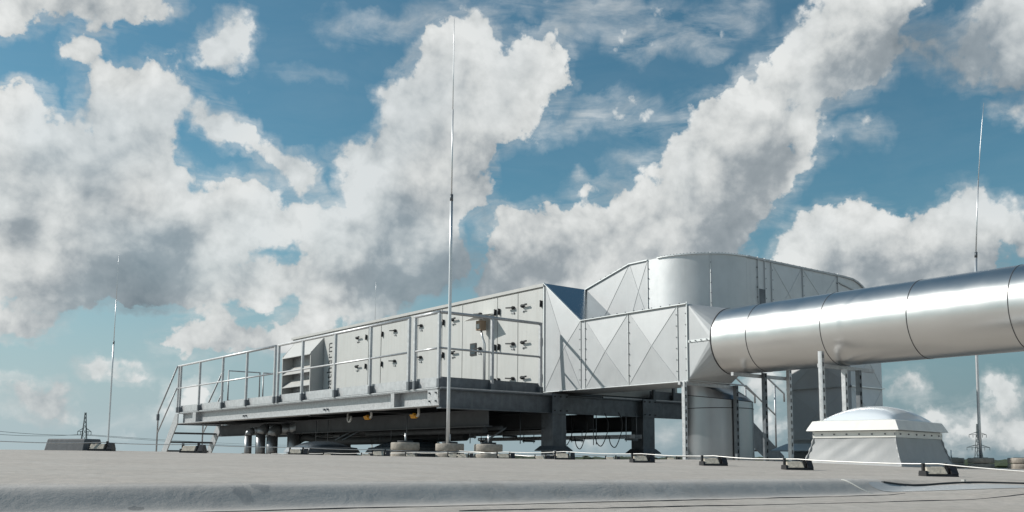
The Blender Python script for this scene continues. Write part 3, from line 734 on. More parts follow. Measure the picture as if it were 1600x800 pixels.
# riser part
zr0=.46
rs=thing('riser_duct',(7.17,-1.8,zr0),'square upright duct with diamond-creased panels, seen below the big pipe','duct')
mb=MB(); mb.box(6.73,7.61,Yu+.03,-1.18,zr0-.3,2.28); mb.build('duct_core',M['sheet_r'],rs)
for z0,z1 in ((.50,1.37),(1.38,2.28)):
    xpanel([(6.70,-1.15,z0),(6.70,-1.15,z1),(6.70,Yu,z1),(6.70,Yu,z0)],nx_,.05,'panel',M['sheet_r'],rs)
    xpanel([(6.70,Yu,z0),(6.70,Yu,z1),(7.64,Yu,z1),(7.64,Yu,z0)],ny_,.05,'panel',M['sheet_r'],rs)
mb=MB()
for z in (.49,1.375): mb.box(6.66,6.70,Yu-.03,-1.12,z-.008,z+.008); mb.box(6.66,7.66,Yu-.04,Yu,z-.008,z+.008)
mb.build('flange',M['flange'],rs)
mb=MB(); vv=[(6.66,Yu-.04),(7.68,Yu-.04),(7.68,-1.1),(6.66,-1.1)]; ww=[(6.45,Yu-.25),(7.9,Yu-.25),(7.9,-.9),(6.45,-.9)]
mb.add([(x,y,.42) for x,y in vv]+[(x,y,.30) for x,y in ww]+[(x,y,.285) for x,y in ww],[(0,1,5,4),(1,2,6,5),(2,3,7,6),(3,0,4,7),(4,5,9,8),(5,6,10,9),(6,7,11,10),(7,4,8,11),(8,9,10,11),(0,1,2,3)]); mb.build('rain_collar',M['sheet_r'],rs)
zz0=zroof(7,-2)-.02
mb=MB(); mb.box(6.70,7.62,Yu+.02,-1.15,zz0,.30); mb.build('roof_curb',M['curb'],rs)

# upright round duct with a mitred bend
rc=(3.33,-2.35); rr_=.51
ur=thing('upright_round_duct',(rc[0],rc[1],zroof(*rc)),'shiny upright round duct with a mitred bend standing under the square duct','duct')
z0=zroof(*rc)-.02
def ring(cx,cy,cz,tilt,n=48,r=rr_):
    # circle whose plane is tilted about the horizontal axis across the bend direction
    out=[]
    bx,by=-.25,.97
    l=math.hypot(bx,by); bx/=l; by/=l
    for k in range(n):
        a=2*PI*k/n; u=math.cos(a)*r; v=math.sin(a)*r
        out.append((cx+bx*u*math.cos(tilt)-by*v, cy+by*u*math.cos(tilt)+bx*v, cz-u*math.sin(tilt)))
    return out
def loft(r0,r1): 
    n=len(r0); mb=MB(); mb.add(r0+r1,[(k,(k+1)%n,n+(k+1)%n,n+k) for k in range(n)],True); return mb
A=ring(rc[0],rc[1],z0,0); B=ring(rc[0],rc[1],.86,0); Cc=ring(rc[0],rc[1],1.02,-.12); Dd=ring(rc[0]-.02,rc[1]+.05,1.19,-.34,r=rr_*.99); Ee=ring(rc[0]-.1,rc[1]+.42,1.60,-.8)
loft(A,B).build('straight_section',M['alu_shade'],ur)
loft(B,Cc).build('bend_segment',M['alu_shade'],ur); loft(Cc,Dd).build('bend_segment',M['alu_shade'],ur); loft(Dd,Ee).build('bend_segment',M['alu_shade'],ur)
for R1,q in ((B,.008),(Cc,.008)):
    mb=MB(); mb.tube([Vector(p) for p in R1]+[Vector(R1[0])],q*.8,6); mb.build('joint_band',M['seam'],ur)

# ------------------------------------------------------------------ slotted support stands
def slotted(mb,x,y,z0,z1,w=.041,slot=True):
    t=.004
    # channel open to +X, slotted web facing -Y/-X
    if slot:
        zz=z0
        mb.box(x-w/2,x-w/2+.012,y-w/2,y-w/2+t,z0,z1); mb.box(x+w/2-.012,x+w/2,y-w/2,y-w/2+t,z0,z1)
        while zz<z1:
            mb.box(x-w/2+.012,x+w/2-.012,y-w/2,y-w/2+t,zz,min(zz+.05,z1)); zz+=.10
    else: mb.box(x-w/2,x+w/2,y-w/2,y-w/2+t,z0,z1)
    mb.box(x-w/2,x-w/2+t,y-w/2+t,y+w/2,z0,z1); mb.box(x+w/2-t,x+w/2,y-w/2+t,y+w/2,z0,z1)
    mb.box(x-w/2+t,x+w/2-t,y+.006,y+.010,z0,z1)
def stand(y,xs_,tops,label,cross=None,dark=()):
    s=thing('duct_support',(sum(xs_)/len(xs_),y,zroof(xs_[0],y)),label,'support stand','support stands under the ducts')
    for i,(x,t) in enumerate(zip(xs_,tops)):
        zb=zroof(x,y)
        mb=MB(); slotted(mb,x,y,zb+.006,t,.052); p=mb.build('post',M['galv_dark'] if i in dark else M['galv_rail'],s)
        mb=MB(); mb.box(x-.07,x+.07,y-.07,y+.07,zb-.01,zb+.006); mb.build('base_plate',M['galv'],p)
    if cross:
        x0,x1,z=cross; mb=MB(); mb.box(x0,x1,y+.028,y+.068,z-.022,z+.022); mb.build('cross_bar',M['galv'],s)
    return s
stand(-2.86,(2.05,3.12),(1.17,1.17),'two-post stand under the end of the square duct, in front of the upright round duct',(2.0,3.2,1.15),(1,))
stand(-3.60,(2.80,3.34),(1.28,1.40),'dark two-post stand just right of the upright round duct',(2.2,3.4,1.238),(0,))
stand(-5.0,(2.04,2.50,2.80),(1.40,1.22,1.22),'three-post stand behind the white domed skylight, its slotted front post rising past the pipe',(2.06,3.2,1.238),(2,))
stand(-9.5,(2.04,3.16),(1.22,1.22),'two-post stand under the pipe, out of the picture to the right',(2.0,3.2,1.238))
stand(-13.5,(2.04,3.16),(1.22,1.22),'two-post stand under the far bend of the pipe',(2.0,3.2,1.238))

# ------------------------------------------------------------------ skylights
def skylight(c,rot,L,Wd,H,dome_h,label,dmat,cmat,fl=.10,fmat=None,name='roof_skylight',group='domed roof skylights'):
    z0=zroof(c[0],c[1])-.01
    s=thing(name,(c[0],c[1],z0),label,'skylight',group)
    s.rotation_euler=(0,0,rot)
    def fin(mb,nm,mt,par=s,bev=0.):
        o=mb.build(nm,mt,None,bev); o.parent=par
        return o
    # curb : concave flare, local coordinates
    mb=MB(); prof=[(.0,.0,fl),(.02,.0,fl*.93),(.06,.0,fl*.75),(H*.32,0,fl*.42),(H*.5,0,fl*.2),(H*.68,0,fl*.07),(H*.82,0,.0),(H,0,.0)]
    hx,hy=L/2,Wd/2; n=20
    K=18; prof=[(H*k/K,0,fl*(1-min(1,(k/K)/.9))**1.5) for k in range(K+1)]
    for (ax,ay,bx,by) in ((-1,-1,1,-1),(1,-1,1,1),(1,1,-1,1),(-1,1,-1,-1)):
        vs=[]
        for z,_,e in prof:
            for k in range(n+1):
                t=k/n; x=(ax+(bx-ax)*t)*(hx+e); y=(ay+(by-ay)*t)*(hy+e)
                wv=(.003*math.sin(t*9+z*14+ax*2)+.002*math.sin(t*23-z*40))*math.sin(PI*t)*math.sin(PI*min(1,z/H))
                if ax==bx: x+=wv*ax
                else: y+=wv*ay
                vs.append((x,y,z))
        m_=n+1
        mb.add(vs,[(r*m_+k,r*m_+k+1,(r+1)*m_+k+1,(r+1)*m_+k) for r in range(K) for k in range(n)],True)
    mb.box(-hx+.01,hx-.01,-hy+.01,hy-.01,H-.03,H-.001)
    cb=fin(mb,'curb',cmat)
    # corner folds
    for sx,sy in ((-1,-1),(1,-1),(-1,1),(1,1)):
        mb=MB(); pts=[(sx*(hx+e+.002),sy*(hy+e+.002),z) for z,_,e in prof[:-2]]
        mb.tube(pts,[.008+.005*math.sin(i*1.7) for i in range(len(pts))],7)
        fin(mb,'corner_fold',cmat,cb)
    mb=MB()
    def frame(e,za,zb):
        for a in ((-hx-e,hx+e,-hy-e,-hy-e+.03),(-hx-e,hx+e,hy+e-.03,hy+e),(-hx-e,-hx-e+.03,-hy-e+.03,hy+e-.03),(hx+e-.03,hx+e,-hy-e+.03,hy+e-.03)):
            mb.box(a[0],a[1],a[2],a[3],za,zb)
    frame(.012,H-.075,H-.018); fin(mb,'clamp_strip',fmat or M['pvcframe'])
    mb=MB()
    for k in range(6):
        x=-hx+.08+k*(2*hx-.16)/5
        for sy in (-1,1): mb.tube([(x,sy*(hy+.012),H-.045),(x,sy*(hy+.022),H-.045)],.007,6)
        y=-hy+.08+k*(2*hy-.16)/5
        for sx in (-1,1): mb.tube([(sx*(hx+.012),y,H-.045),(sx*(hx+.022),y,H-.045)],.007,6)
    fin(mb,'screw',M['galv_dark'])
    # splayed upper frame
    mb=MB(); q=lambda e,z:[(-hx-e,-hy-e,z),(hx+e,-hy-e,z),(hx+e,hy+e,z),(-hx-e,hy+e,z)]
    mb.add(q(.055,H-.012)+q(.045,H+.012)+q(.012,H+.075)+q(-.05,H+.085),[(0,3,2,1),(0,1,5,4),(1,2,6,5),(2,3,7,6),(3,0,4,7),(4,5,9,8),(5,6,10,9),(6,7,11,10),(7,4,8,11),(8,9,13,12),(9,10,14,13),(10,11,15,14),(11,8,12,15),(12,13,14,15)])
    fin(mb,'dome_frame',fmat or M['pvcframe'])
    mb=MB(); n=24; vs=[]
    for j in range(n+1):
        for i in range(n+1):
            u,v=2*i/n-1,2*j/n-1; e=.035
            # pillow dome: flat sides rolled up to a cushion
            hgt=dome_h*(max(0,1-abs(u)**2.2)*max(0,1-abs(v)**2.2))**.55
            vs.append((u*(hx-e),v*(hy-e),H+.075+hgt))
    fs=[(j*(n+1)+i,j*(n+1)+i+1,(j+1)*(n+1)+i+1,(j+1)*(n+1)+i) for j in range(n) for i in range(n)]
    mb.add(vs,fs,True); fin(mb,'dome',dmat)
    return s
# corner nearest the camera at (0.01,-7.1); faces turned about 10 degrees from the platform
_t=math.radians(8); _c=Vector((EX+3.3*CA+8.2*SA,EY-3.3*SA+8.2*CA)); _v=Vector((math.cos(_t),math.sin(_t))); _u=Vector((-math.sin(_t),math.cos(_t)))
_k=_c+_v*.60+_u*.44
skl=skylight((_k.x,_k.y),_t,1.04,.74,.335,.15,'white domed skylight on a flared grey membrane curb, under the big pipe',M['dome'],M['curb'],.085)
skylight((.25,4.15),math.radians(0),.9,.9,.15,.12,'dark domed skylight behind the insulated riser pipes',M['ddome'],M['darkwrap'],.12,M['galv_dark'])  # dark frames here and next line: platform shade put into the colour
skylight((1.35,2.85),math.radians(0),1.1,1.1,.17,.16,'dark domed skylight under the platform behind the concrete weights',M['ddome'],M['darkwrap'],.12,M['galv_dark'])
skylight((5.8,28.6),math.radians(10),2.4,1.2,.25,.15,'distant white skylight seen through the left stairs',M['dome'],M['pvcframe'],.05)

# ------------------------------------------------------------------ lightning masts
def mast(x,y,label,h=5.5,base=None,bend=0.):
    z0=zroof(x,y) if base is None else base
    s=thing('lightning_mast',(x,y,z0),label,'lightning mast','lightning masts standing on the roof')
    def bx(t): return (x+bend*.8*t**2.4,y-bend*.6*t**2.4,z0+h*t)
    ts=[0,.12,.3,.45,.57]
    mb=MB(); mb.tube([bx(t) for t in ts],[.022,.022,.021,.020,.019],14); mb.build('lower_tube',M['mast'],s)
    a=bx(.565);b=bx(.58)
    mb=MB(); mb.tube([a,b],.021,14); mb.build('clamp',M['galv_dark'],s)
    mb=MB(); mb.tube([bx(t) for t in (.57,.68,.78)],[.010,.010,.009],10); mb.build('middle_rod',M['mast'],s)
    mb=MB(); mb.tube([bx(t) for t in (.78,.87,.94,1.)],[.006,.006,.005,.003],8); mb.build('tip_rod',M['mast'],s)
    return s
def block_stack(x,y,n,labels,r=.178,h=.095,gap=.022,rod=True,group='concrete weights of the lightning masts'):
    z=zroof(x,y)-.01
    for k in range(n):
        s=thing('concrete_weight',(x,y,z),labels[k],'concrete weight',group)
        mb=MB(); pr=[(r*.93,0),(r,.012),(r,h-.014),(r*.965,h),(.02,h)]
        mb.lathe((x,y,z),pr,40,True,random.random()); o=mb.build('disc',M['conc'],s)
        mb=MB(); mb.lathe((x,y,z),[(r*.55,h),(r*.55,h+gap)],20); mb.build('spacer',M['rubber'],s)
        if rod and k==n-1: mb=MB(); mb.tube([(x,y,z+h-.02),(x,y,z+h+.115)],.008,8); mb.build('threaded_rod',M['mast'],s)
        z+=h+gap
    return z
mA=(-.98,-1.72)
for (x,y),nm in (((-1.40,-1.37),'left'),((-.93,-1.66),'middle'),((-.60,-2.02),'right')):
    block_stack(x,y,2,['lower round concrete weight of the %s stack by the tallest rod'%nm,'upper round concrete weight of the %s stack by the tallest rod'%nm])
mast(-1.00,-1.72,'tall thin lightning rod in front of the platform corner',5.62,zroof(-1,-1.72)+.1)
mast(-.60,14.53,'far thin lightning rod left of the platform stairs',5.5)
mast(6.26,-4.74,'slightly bent lightning rod rising behind the big pipe on the right',5.5,bend=.33)
p=cam_pt(582,28.5); mast(p.x,p.y,'faint distant lightning rod behind the white unit',5.55)
for px,d,nm in ((1488,14.3,'nearest the skylight'),(1534,13.9,'under the bent rod'),(1597,13.6,'at the right picture edge')):
    c=cam_pt(px,d)
    block_stack(c.x,c.y,2,['lower round concrete weight of the stack %s'%nm,'upper round concrete weight of the stack %s'%nm],r=.175,h=.078,gap=.006,rod=(px<1500))
# low strip by the far rod
mb=MB(); a=cam_pt(156,16,0);b=cam_pt(222,16,0)
mb.bar((a.x,a.y,zroof(a.x,a.y)+.04),(b.x,b.y,zroof(b.x,b.y)+.03),.3,.12); tag(mb.build('rubber_mat',M['rubber']),'low dark strip lying behind the roof crest by the far thin rod','mat')
# wrapped block at left
a=cam_pt(68,8.1);b=cam_pt(130,8.0); d=(b-a).normalized(); q=Vector((-d.y,d.x,0)); zb=zroof((a.x+b.x)/2,(a.y+b.y)/2)-.02
mb=MB(); e=.012
vs=[]
for t,ins in ((0,0.),(1,0.)):
    pass
P0=[a,b,b+q*.26,a+q*.26]
top=[a+d*.012+q*.03,b-d*.004+q*.03,b+q*.23-d*.01,a+q*.23+d*.01]
mb.add([(v.x,v.y,zb) for v in P0]+[(v.x,v.y,zb+.118) for v in top],[(0,1,5,4),(1,2,6,5),(2,3,7,6),(3,0,4,7),(4,5,6,7),(0,1,2,3)])
tag(mb.build('wrapped_block',M['darkwrap'],None,.008),'dark grey membrane-wrapped block at the left edge of the roof','block')

# ------------------------------------------------------------------ conductor wire holders
def holder_proto():
    s=thing('wire_holder',(0,0,0),None,None,'wire holders along the lightning conductors')
    def fin(mb,nm,mt,par=s,bev=0.):
        o=mb.build(nm,mt,None,bev); o.parent=par; return o
    mb=MB(); L=.078
    mb.prism([(-.05,0.),(.05,0.),(.045,.014),(-.045,.014)],0,-L,L)
    for x in (.040,.078-.006):
        pass
    mb.prism([(-.05,.014),(.05,.014),(.018,.056),(-.018,.056)],0,.046,.078)
    mb.prism([(-.048,.014),(.048,.014),(.04,.03),(-.04,.03)],0,-L,-L+.010)
    mb.box(.028,.036,-.03,.03,.014,.05)
    fin(mb,'plastic_tray',M['black'])
    mb=MB(); mb.prism([(-.050,.0145),(.050,.0145),(.012,.050),(-.012,.050)],0,-L+.011,.027); fin(mb,'concrete_fill',M['conc_l'],s,.004)
    mb=MB(); mb.box(-L+.0,-L+.012,-.009,.009,.03,.066); fin(mb,'wire_clip',M['black']); mb=MB(); mb.box(.030,.042,-.009,.009,.05,.068); fin(mb,'wire_clip',M['black'])
    return s
hp=holder_proto(); first=True
def place_holder(x,y,rot,label,sc_=1.):
    global first
    o=hp if first else copy_tree(hp); first=False
    o.location=(x,y,zroof(x,y)-.003); o.rotation_euler=(0,0,rot); o.scale=(sc_*1.1,sc_*1.1,sc_*1.1)
    tag(o,label,'wire holder')
line1=[(-3.42,-11.0),(-3.06,-9.9),(-2.70,-8.92),(-2.58,-7.94),(-2.50,-7.20),(-2.38,-6.40),(-2.25,-5.35),(-2.16,-4.40),(-2.02,-3.37),(-1.89,-2.33),(-1.74,-1.05),(-1.56,.33),(-1.43,1.45),(-1.26,2.75)]
ordn=['','','nearest the camera, at the far right','second from the right, just left of the skylight','third from the right, below the upright round duct','fourth from the right, right of the second column','below the first stub column','in front of the gap left of the first stub column','below the right concrete stack','in front of the middle concrete stack','below the left concrete stack','under the platform, between the two dark skylights','under the platform, in front of the left dark skylight','farthest away, at the foot of the insulated pipes']
face=math.atan2(-SA,CA)  # across the view
for i,(x,y) in enumerate(line1):
    if i<2: 
        continue
    place_holder(x,y,face+random.uniform(-.12,.12)+.1,'wire holder block %s, foreground wire'%ordn[i])
line2=[(-7.2,-3.0),(-6.2,-3.1),(-5.47,-3.22),(-4.84,-3.60),(-3.80,-3.42),(-2.95,-3.45),(-1.95,-3.44),(-.88,-3.40),(.18,-3.41),(1.25,-3.38),(3.3,-3.45)]
n2=['','','beside the wrapped block at the left','in front of the left stairs','left of the insulated pipes','in front of the dark skylights','between two concrete stacks','half hidden behind the first stub column\'s foot','between the two stub columns','just left of the slotted post','behind the roof crest right of the round duct']
for i,(x,y) in enumerate(line2):
    if i<2: continue
    place_holder(x,y,face+random.uniform(-.1,.1),'wire holder block %s, wire across the roof'%n2[i],1.12 if i<4 else 1.)
def wire_pts(line,z=.067,sag=.008):
    pts=[]
    for (a,b) in zip(line[:-1],line[1:]):
        for k in range(6):
            t=k/6; x=a[0]+(b[0]-a[0])*t; y=a[1]+(b[1]-a[1])*t
            za=zroof(*a)+z; zb_=zroof(*b)+z
            pts.append((x+.01*math.sin(7*t+a[0]),y+.008*math.sin(5*t+a[1]),za+(zb_-za)*t-sag*math.sin(PI*t)+random.uniform(-.001,.001)))
    x,y=line[-1]; pts.append((x,y,zroof(x,y)+z)); return pts
mb=MB(); mb.tube(wire_pts(line1+[(-1.0,4.6),(-.8,6.5)]),.0033,8)
tag(mb.build('conductor_wire',M['wire']),'bright lightning conductor wire running from the right foreground away under the platform','wire','lightning conductor wires')
l2w=[(-9.5,-2.7),(-8.3,-2.85)]+line2+[(4.6,-3.6),(6.0,-4.6)]
mb=MB(); mb.tube(wire_pts(l2w,.070),.0033,8)
tag(mb.build('conductor_wire',M['wire']),'lightning conductor wire crossing the roof from the left edge past the stairs','wire','lightning conductor wires')
# jumper between mast foot and the wires
mb=MB(); zz=zroof(-1,-2)+.07
mb.tube([(-1.9,-2.35,zz),(-1.5,-2.1,zz+.01),(-1.15,-1.9,zz+.035),(-1.0,-1.74,zz+.05)],.0048,8)
mb.tube([(-.98,-1.75,zz+.05),(-.85,-2.3,zz+.02),(-.75,-3.0,zz-.02),(-.72,-3.40,zz-.01)],.0048,8)
lp=[(-.70+.022*math.cos(t),-3.4,zz+.02+.022*math.sin(t)) for t in [2*PI*k/12 for k in range(13)]]
mb.tube(lp,.004,6)
tag(mb.build('jumper_wire',M['wire']),'bright jumper wire linking the tallest rod to the roof conductors','wire','lightning conductor wires')

# ------------------------------------------------------------------ under the platform
pz=zroof(.4,7.4)
def riser_pipe(x,y,r,ztop,dx,label,mt='alu_p'):
    s=thing('insulated_pipe',(x,y,pz),label,'pipe','clad pipes rising at the left under the platform')
    zt=ztop; k=r*1.35
    mb=MB(); mb.tube([(x,y,zroof(x,y)-.02),(x,y,zt-k)],r,18); mb.build('upright',M[mt],s)
    mb=MB(); pts=[(x+k*(1-math.cos(t))*dx[0],y+k*(1-math.cos(t))*dx[1],zt-k+k*math.sin(t)) for t in (0,PI/6,PI/3,PI/2)]
    mb.tube(pts,r*1.01,18); mb.build('elbow',M[mt],s)
    mb=MB(); a=pts[-1]; L=dx[2]; mb.tube([a,(a[0]+dx[0]*L,a[1]+dx[1]*L,a[2])],r,18); mb.build('level_run',M[mt],s)
    mb=MB()
    for z in (zroof(x,y)+.18,zt-k): mb.tube([(x,y,z-.004),(x,y,z+.004)],r+.003,18)
    mb.build('joint_band',M['seam'],s)
riser_pipe(.27,7.52,.075,.66,(1,0,1.6),'leftmost of the four clad pipes under the platform')
riser_pipe(.46,7.33,.10,.72,(1,0,1.5),'second clad pipe from the left under the platform')
riser_pipe(.62,7.12,.115,.70,(1,0,1.0),'third clad pipe from the left, with a squat elbow')
riser_pipe(.98,6.86,.135,.80,(.8,-.6,1.6),'thickest, rightmost clad pipe, bending under the deck')
s=thing('black_hose',(1.1,6.6,pz),'thick black insulated hose arching out of the roof and running under the platform','hose')
mb=MB(); pts=smooth_pts([(1.0,6.98,pz-.05),(1.01,6.96,.25),(1.06,6.90,.42),(1.18,6.80,.52),(1.32,6.65,.50),(1.42,6.3,.45),(1.66,3.9,.46),(1.9,2.0,.50)])
mb.tube(pts,.075,12); mb.build('hose',M['insul'],s)
def tray(x,y0,y1,z,w,h,label,n):
    s=thing('cable_tray',(x,(y0+y1)/2,z),label,'cable tray','hung cable trays under the unit')
    mb=MB(); mb.box(x-w/2,x+w/2,y0,y1,z,z+.004)
    mb.box(x+w/2-.003,x+w/2,y0,y1,z+.004,z+h)
    t=y0
    mb.box(x-w/2,x-w/2+.003,y0,y1,z+.004,z+.022); mb.box(x-w/2,x-w/2+.003,y0,y1,z+h-.018,z+h)
    while t<y1:
        mb.box(x-w/2,x-w/2+.003,t,t+.035,z+.022,z+h-.018); t+=.055
    mb.build('tray',M['galv'],s)
    for k in range(n):
        y=y0+.15+(y1-y0-.3)*k/(n-1)
        mb=MB(); mb.box(x-w/2-.05,x+w/2+.05,y-.02,y+.02,z-.03,z-.001)
        for dx in (-w/2-.035,w/2+.035): mb.tube([(x+dx,y,z-.05),(x+dx,y,.86)],.007,6)
        mb.build('hanger',M['galv_dark'],s)
    return s
tray(2.65,.35,5.6,.53,.2,.07,'perforated cable tray hung lower under the unit',5)
tA=tray(3.1,-.95,3.2,.45,.16,.06,'dark cable tray hung beside the second stub column, ending in cable loops',4)
mb=MB()
for y,zd,yy2 in ((.55,.30,.75),(.20,.24,.62),(-.30,.28,-.10),(-.62,.26,-.88)):
    mb.tube(smooth_pts([(3.0,y,.86),(2.98,y-.10,.70),(2.96,y-.09,.52),(2.97,y+.04,zd+.06),(3.0,y+.18,zd+.10),(3.02,y+.25,.50)]),.008,6)
mb.build('cable_loop',M['black'],tA)
# threaded hangers and tangles under the deck
s=thing('suspended_pipework',(1.5,3,.6),'dark tangle of pipes, brackets and threaded hangers hung under the platform deck','pipework')
for (x,y) in ((.9,5.7),(.9,5.2),(1.3,4.2),(1.3,3.9),(1.0,3.0),(1.6,2.4),(.7,2.0),(1.0,1.3),(1.2,.9),(1.9,.5),(2.2,.3),(3.4,.4),(3.0,-.1)):
    mb=MB(); mb.tube([(x,y,.86),(x,y,.36)],.007,6); mb.build('threaded_hanger',M['galv_dark'],s)
mb=MB()
mb.tube([(1.2,.5,.56),(1.2,4.2,.56)],.05,12); mb.build('dark_pipe',M['insul'],s); mb=MB(); mb.tube([(1.45,.4,.60),(1.45,4.9,.60)],.035,12); mb.build('dark_pipe',M['insul'],s); mb=MB()
mb.tube([(1.75,1.2,.62),(1.75,3.2,.62),(1.5,3.5,.62)],.06,12)
mb.build('dark_pipe',M['insul'],s)
mb=MB()
for k in range(9):
    y=1.5+.11*k; mb.bar((2.2,y,.62),(2.2+random.uniform(-.1,.1),y+random.choice((-.09,.09)),.80),.012,.012)
for (a,b) in (((1.5,.9,.40),(1.7,.6,.62)),((1.3,.7,.36),(1.6,.5,.60)),((.9,4.6,.45),(1.1,4.3,.62)),((.9,4.9,.45),(1.1,4.6,.62))): mb.bar(a,b,.02,.02)
mb.build('brace',M['galv_dark'],s)
mb=MB(); mb.lathe((1.5,4.7,.70),[(.05,0),(.36,.03),(.38,.05)],28); mb.build('drip_tray',M['pvcframe'],s)
# drains with yellow valves
def drain(x,y,z,label):
    s=thing('drain_valve',(x,y,z),label,'valve','yellow drain valves under the unit')
    mb=MB(); mb.tube([(x+.0,y-.11,z+.17),(x,y-.11,z+.03),(x,y-.08,z)],.022,12); mb.tube([(x,y-.11,z+.01),(x,y-.03,z)],.016,10); mb.build('drain_pipe',M['pvc'],s)
    mb=MB(); mb.tube([(x,y-.05,z),(x,y+.09,z)],.033,12); mb.lathe((x,y+.02,z+.02),[(.03,0),(.04,.02),(.02,.035)],12); mb.tube([(x-.035,y+.02,z),(x+.035,y+.02,z)],.028,12); mb.box(x-.05,x-.04,y-.04,y+.08,z+.005,z+.03); mb.build('valve_body',M['yellow'],s)
drain(.60,3.12,.81,'yellow drain valve nearer the stairs, hanging under the edge beam')
drain(.60,1.60,.79,'yellow drain valve nearer the tall rod, hanging under the edge beam')
mb=MB(); x,y=.60,3.85; mb.tube([(x,y,.92),(x,y,.80),(x,y-.03,.765),(x,y-.08,.765),(x,y-.11,.80),(x,y-.11,.86)],.022,12); tag(mb.build('drain_trap',M['pvc']),'white plastic drain trap hanging left of the two yellow valves','drain')

# open lap edges of the membrane sheets: low dark ridges
def lap(x0,x1,y0,sl,label,hgt=.0046,jit=.004):
    mb=MB(); pts=[]; x=x0; w_=0.
    while x<=x1:
        w_=w_*.85+random.uniform(-jit,jit); y=y0+sl*(x-x0)+w_
        pts.append((x,y,zroof(x,y)+.0008+random.uniform(-.0004,.0006))); x+=.045
    hh=[hgt*(.65+.35*math.sin(i*.37+math.sin(i*.11)*2)) for i in range(len(pts))]
    mb.tube(pts,[max(.0009,h_*.5) for h_ in hh],6)
    tag(mb.build('lap_seam',M['seam']),label,'seam','open lap seams of the roof membrane')
lap(-9.6,-3.95,-9.40,-.010,'dark lap seam running just in front of the foot of the rolled roof edge')
lap(-6.3,-2.6,-9.60,-.085,'dark lap seam nearest the camera, starting at the bottom of the picture')
# loose strip and clip at the right end of the roll
mb=MB(); zf=lambda q:zroof(*q)
P_=[(-3.89+.77*t,-9.31-.24*t) for t in [k/10 for k in range(11)]]+[(-2.6,-9.72)]
for a,b in zip(P_[:-1],P_[1:]): mb.bar((a[0],a[1],zf(a)+.003),(b[0],b[1],zf(b)+.003),.014,.008)
st=mb.build('edge_strip',M['rubber']); tag(st,'thin dark strip lying behind the flat end of the rolled roof edge','strip')
mb=MB(); q=(-3.47,-9.45); mb.box(q[0]-.009,q[0]+.009,q[1]-.007,q[1]+.007,zf(q)+.008,zf(q)+.017); mb.build('clip',M['wire'],st)
mb=MB(); n=40; ctr=Vector((-3.60,-9.535)); dl=Vector((.88,-.47)).normalized(); dq=Vector((-dl.y,dl.x)); NR=8  # thin sheet whose pale colour stands for sky reflected at the fold end
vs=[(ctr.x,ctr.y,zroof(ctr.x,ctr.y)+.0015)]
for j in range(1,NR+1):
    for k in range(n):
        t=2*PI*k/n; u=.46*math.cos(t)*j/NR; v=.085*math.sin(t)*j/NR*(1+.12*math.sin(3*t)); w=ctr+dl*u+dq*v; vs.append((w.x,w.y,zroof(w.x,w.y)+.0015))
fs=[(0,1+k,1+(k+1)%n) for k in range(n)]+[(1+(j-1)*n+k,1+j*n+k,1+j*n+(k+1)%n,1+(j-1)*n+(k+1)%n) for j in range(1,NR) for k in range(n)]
mb.add(vs,fs,True); tag(mb.build('sky_sheen_patch',simple('sky_sheen_paint',(.42,.43,.43),.45,0.,.06,6,.002,10)),'thin pale grey sheet painting the sky reflection at the right end of the rolled edge','patch')
mb=MB(); pts=[(-4.13+.02*t+.03*t*t,-9.27-.10*t,zroof(-4.13+.02*t+.03*t*t,-9.27-.10*t)+.002) for t in [k/16 for k in range(17)]]
for a,b in zip(pts[:-1],pts[1:]): mb.bar(a,b,.007,.004)
tag(mb.build('weld_strip',M['pvcframe']),'narrow pale weld strip crossing the rolled roof edge','strip')

# ------------------------------------------------------------------ pylons
def pylon(px,d,top,arms,label,rot=0.):
    c=cam_pt(px,d,-10.); s=thing('power_pylon',c,label,'power pylon','power pylons on the horizon')
    H=top+10.; right=Vector((CA,-SA,0)); fwd=Vector((SA,CA,0)); ca,sa=math.cos(rot),math.sin(rot)
    r=right*ca+fwd*sa; q=-right*sa+fwd*ca
    def half(t): return 3.2*(1-t)**1.25*.9+.35
    mb=MB(); T=[0,.2,.36,.5,.62,.72,.80,.87,.94,1.]
    for sx in (-1,1):
        for sy in (-1,1):
            for a,b in zip(T[:-1],T[1:]):
                A_=c+r*sx*half(a)+q*sy*half(a)+Vector((0,0,H*a)); B_=c+r*sx*half(b)+q*sy*half(b)+Vector((0,0,H*b)); mb.bar(A_,B_,.34,.34)
    for a,b in zip(T[:-1],T[1:]):
        for (s0,s1,vv) in ((-1,1,0),(1,-1,0),(-1,1,1),(1,-1,1)):
            if vv==0: A_=c+r*s0*half(a)-q*half(a)+Vector((0,0,H*a)); B_=c+r*s1*half(b)-q*half(b)+Vector((0,0,H*b))
            else: A_=c+q*s0*half(a)-r*half(a)+Vector((0,0,H*a)); B_=c+q*s1*half(b)-r*half(b)+Vector((0,0,H*b))
            mb.bar(A_,B_,.2,.2)
    mb.build('lattice_tower',M['pylon'],s)
    tips=[]
    for zt,w in arms:
        z=zt+10; t=z/H; h=half(min(1,t))
        for sg in (-1,1):
            mb=MB()
            tip=c+r*sg*w+Vector((0,0,z)); tips.append(tip)
            for qq in (-1,1):
                mb.bar(c+r*sg*h+q*qq*h+Vector((0,0,z)),tip,.26,.26); mb.bar(c+r*sg*h+q*qq*h+Vector((0,0,z+1.9)),tip,.24,.24)
            for u in (.55,1.): 
                e=c+r*sg*w*u; mb.bar(e+Vector((0,0,z)),e+Vector((0,0,z-2.2)),.28,.28)
            mb.build('cross_arm',M['pylon'],s)
    return tips
tl=pylon(131,600,27.,((15.2,3.9),),'slim lattice power pylon on the left horizon',.6)
tr_=pylon(1531,720,28.5,((20.5,6.8),(11.0,9.0)),'lattice power pylon with two cross-arms behind the bent rod',.1)
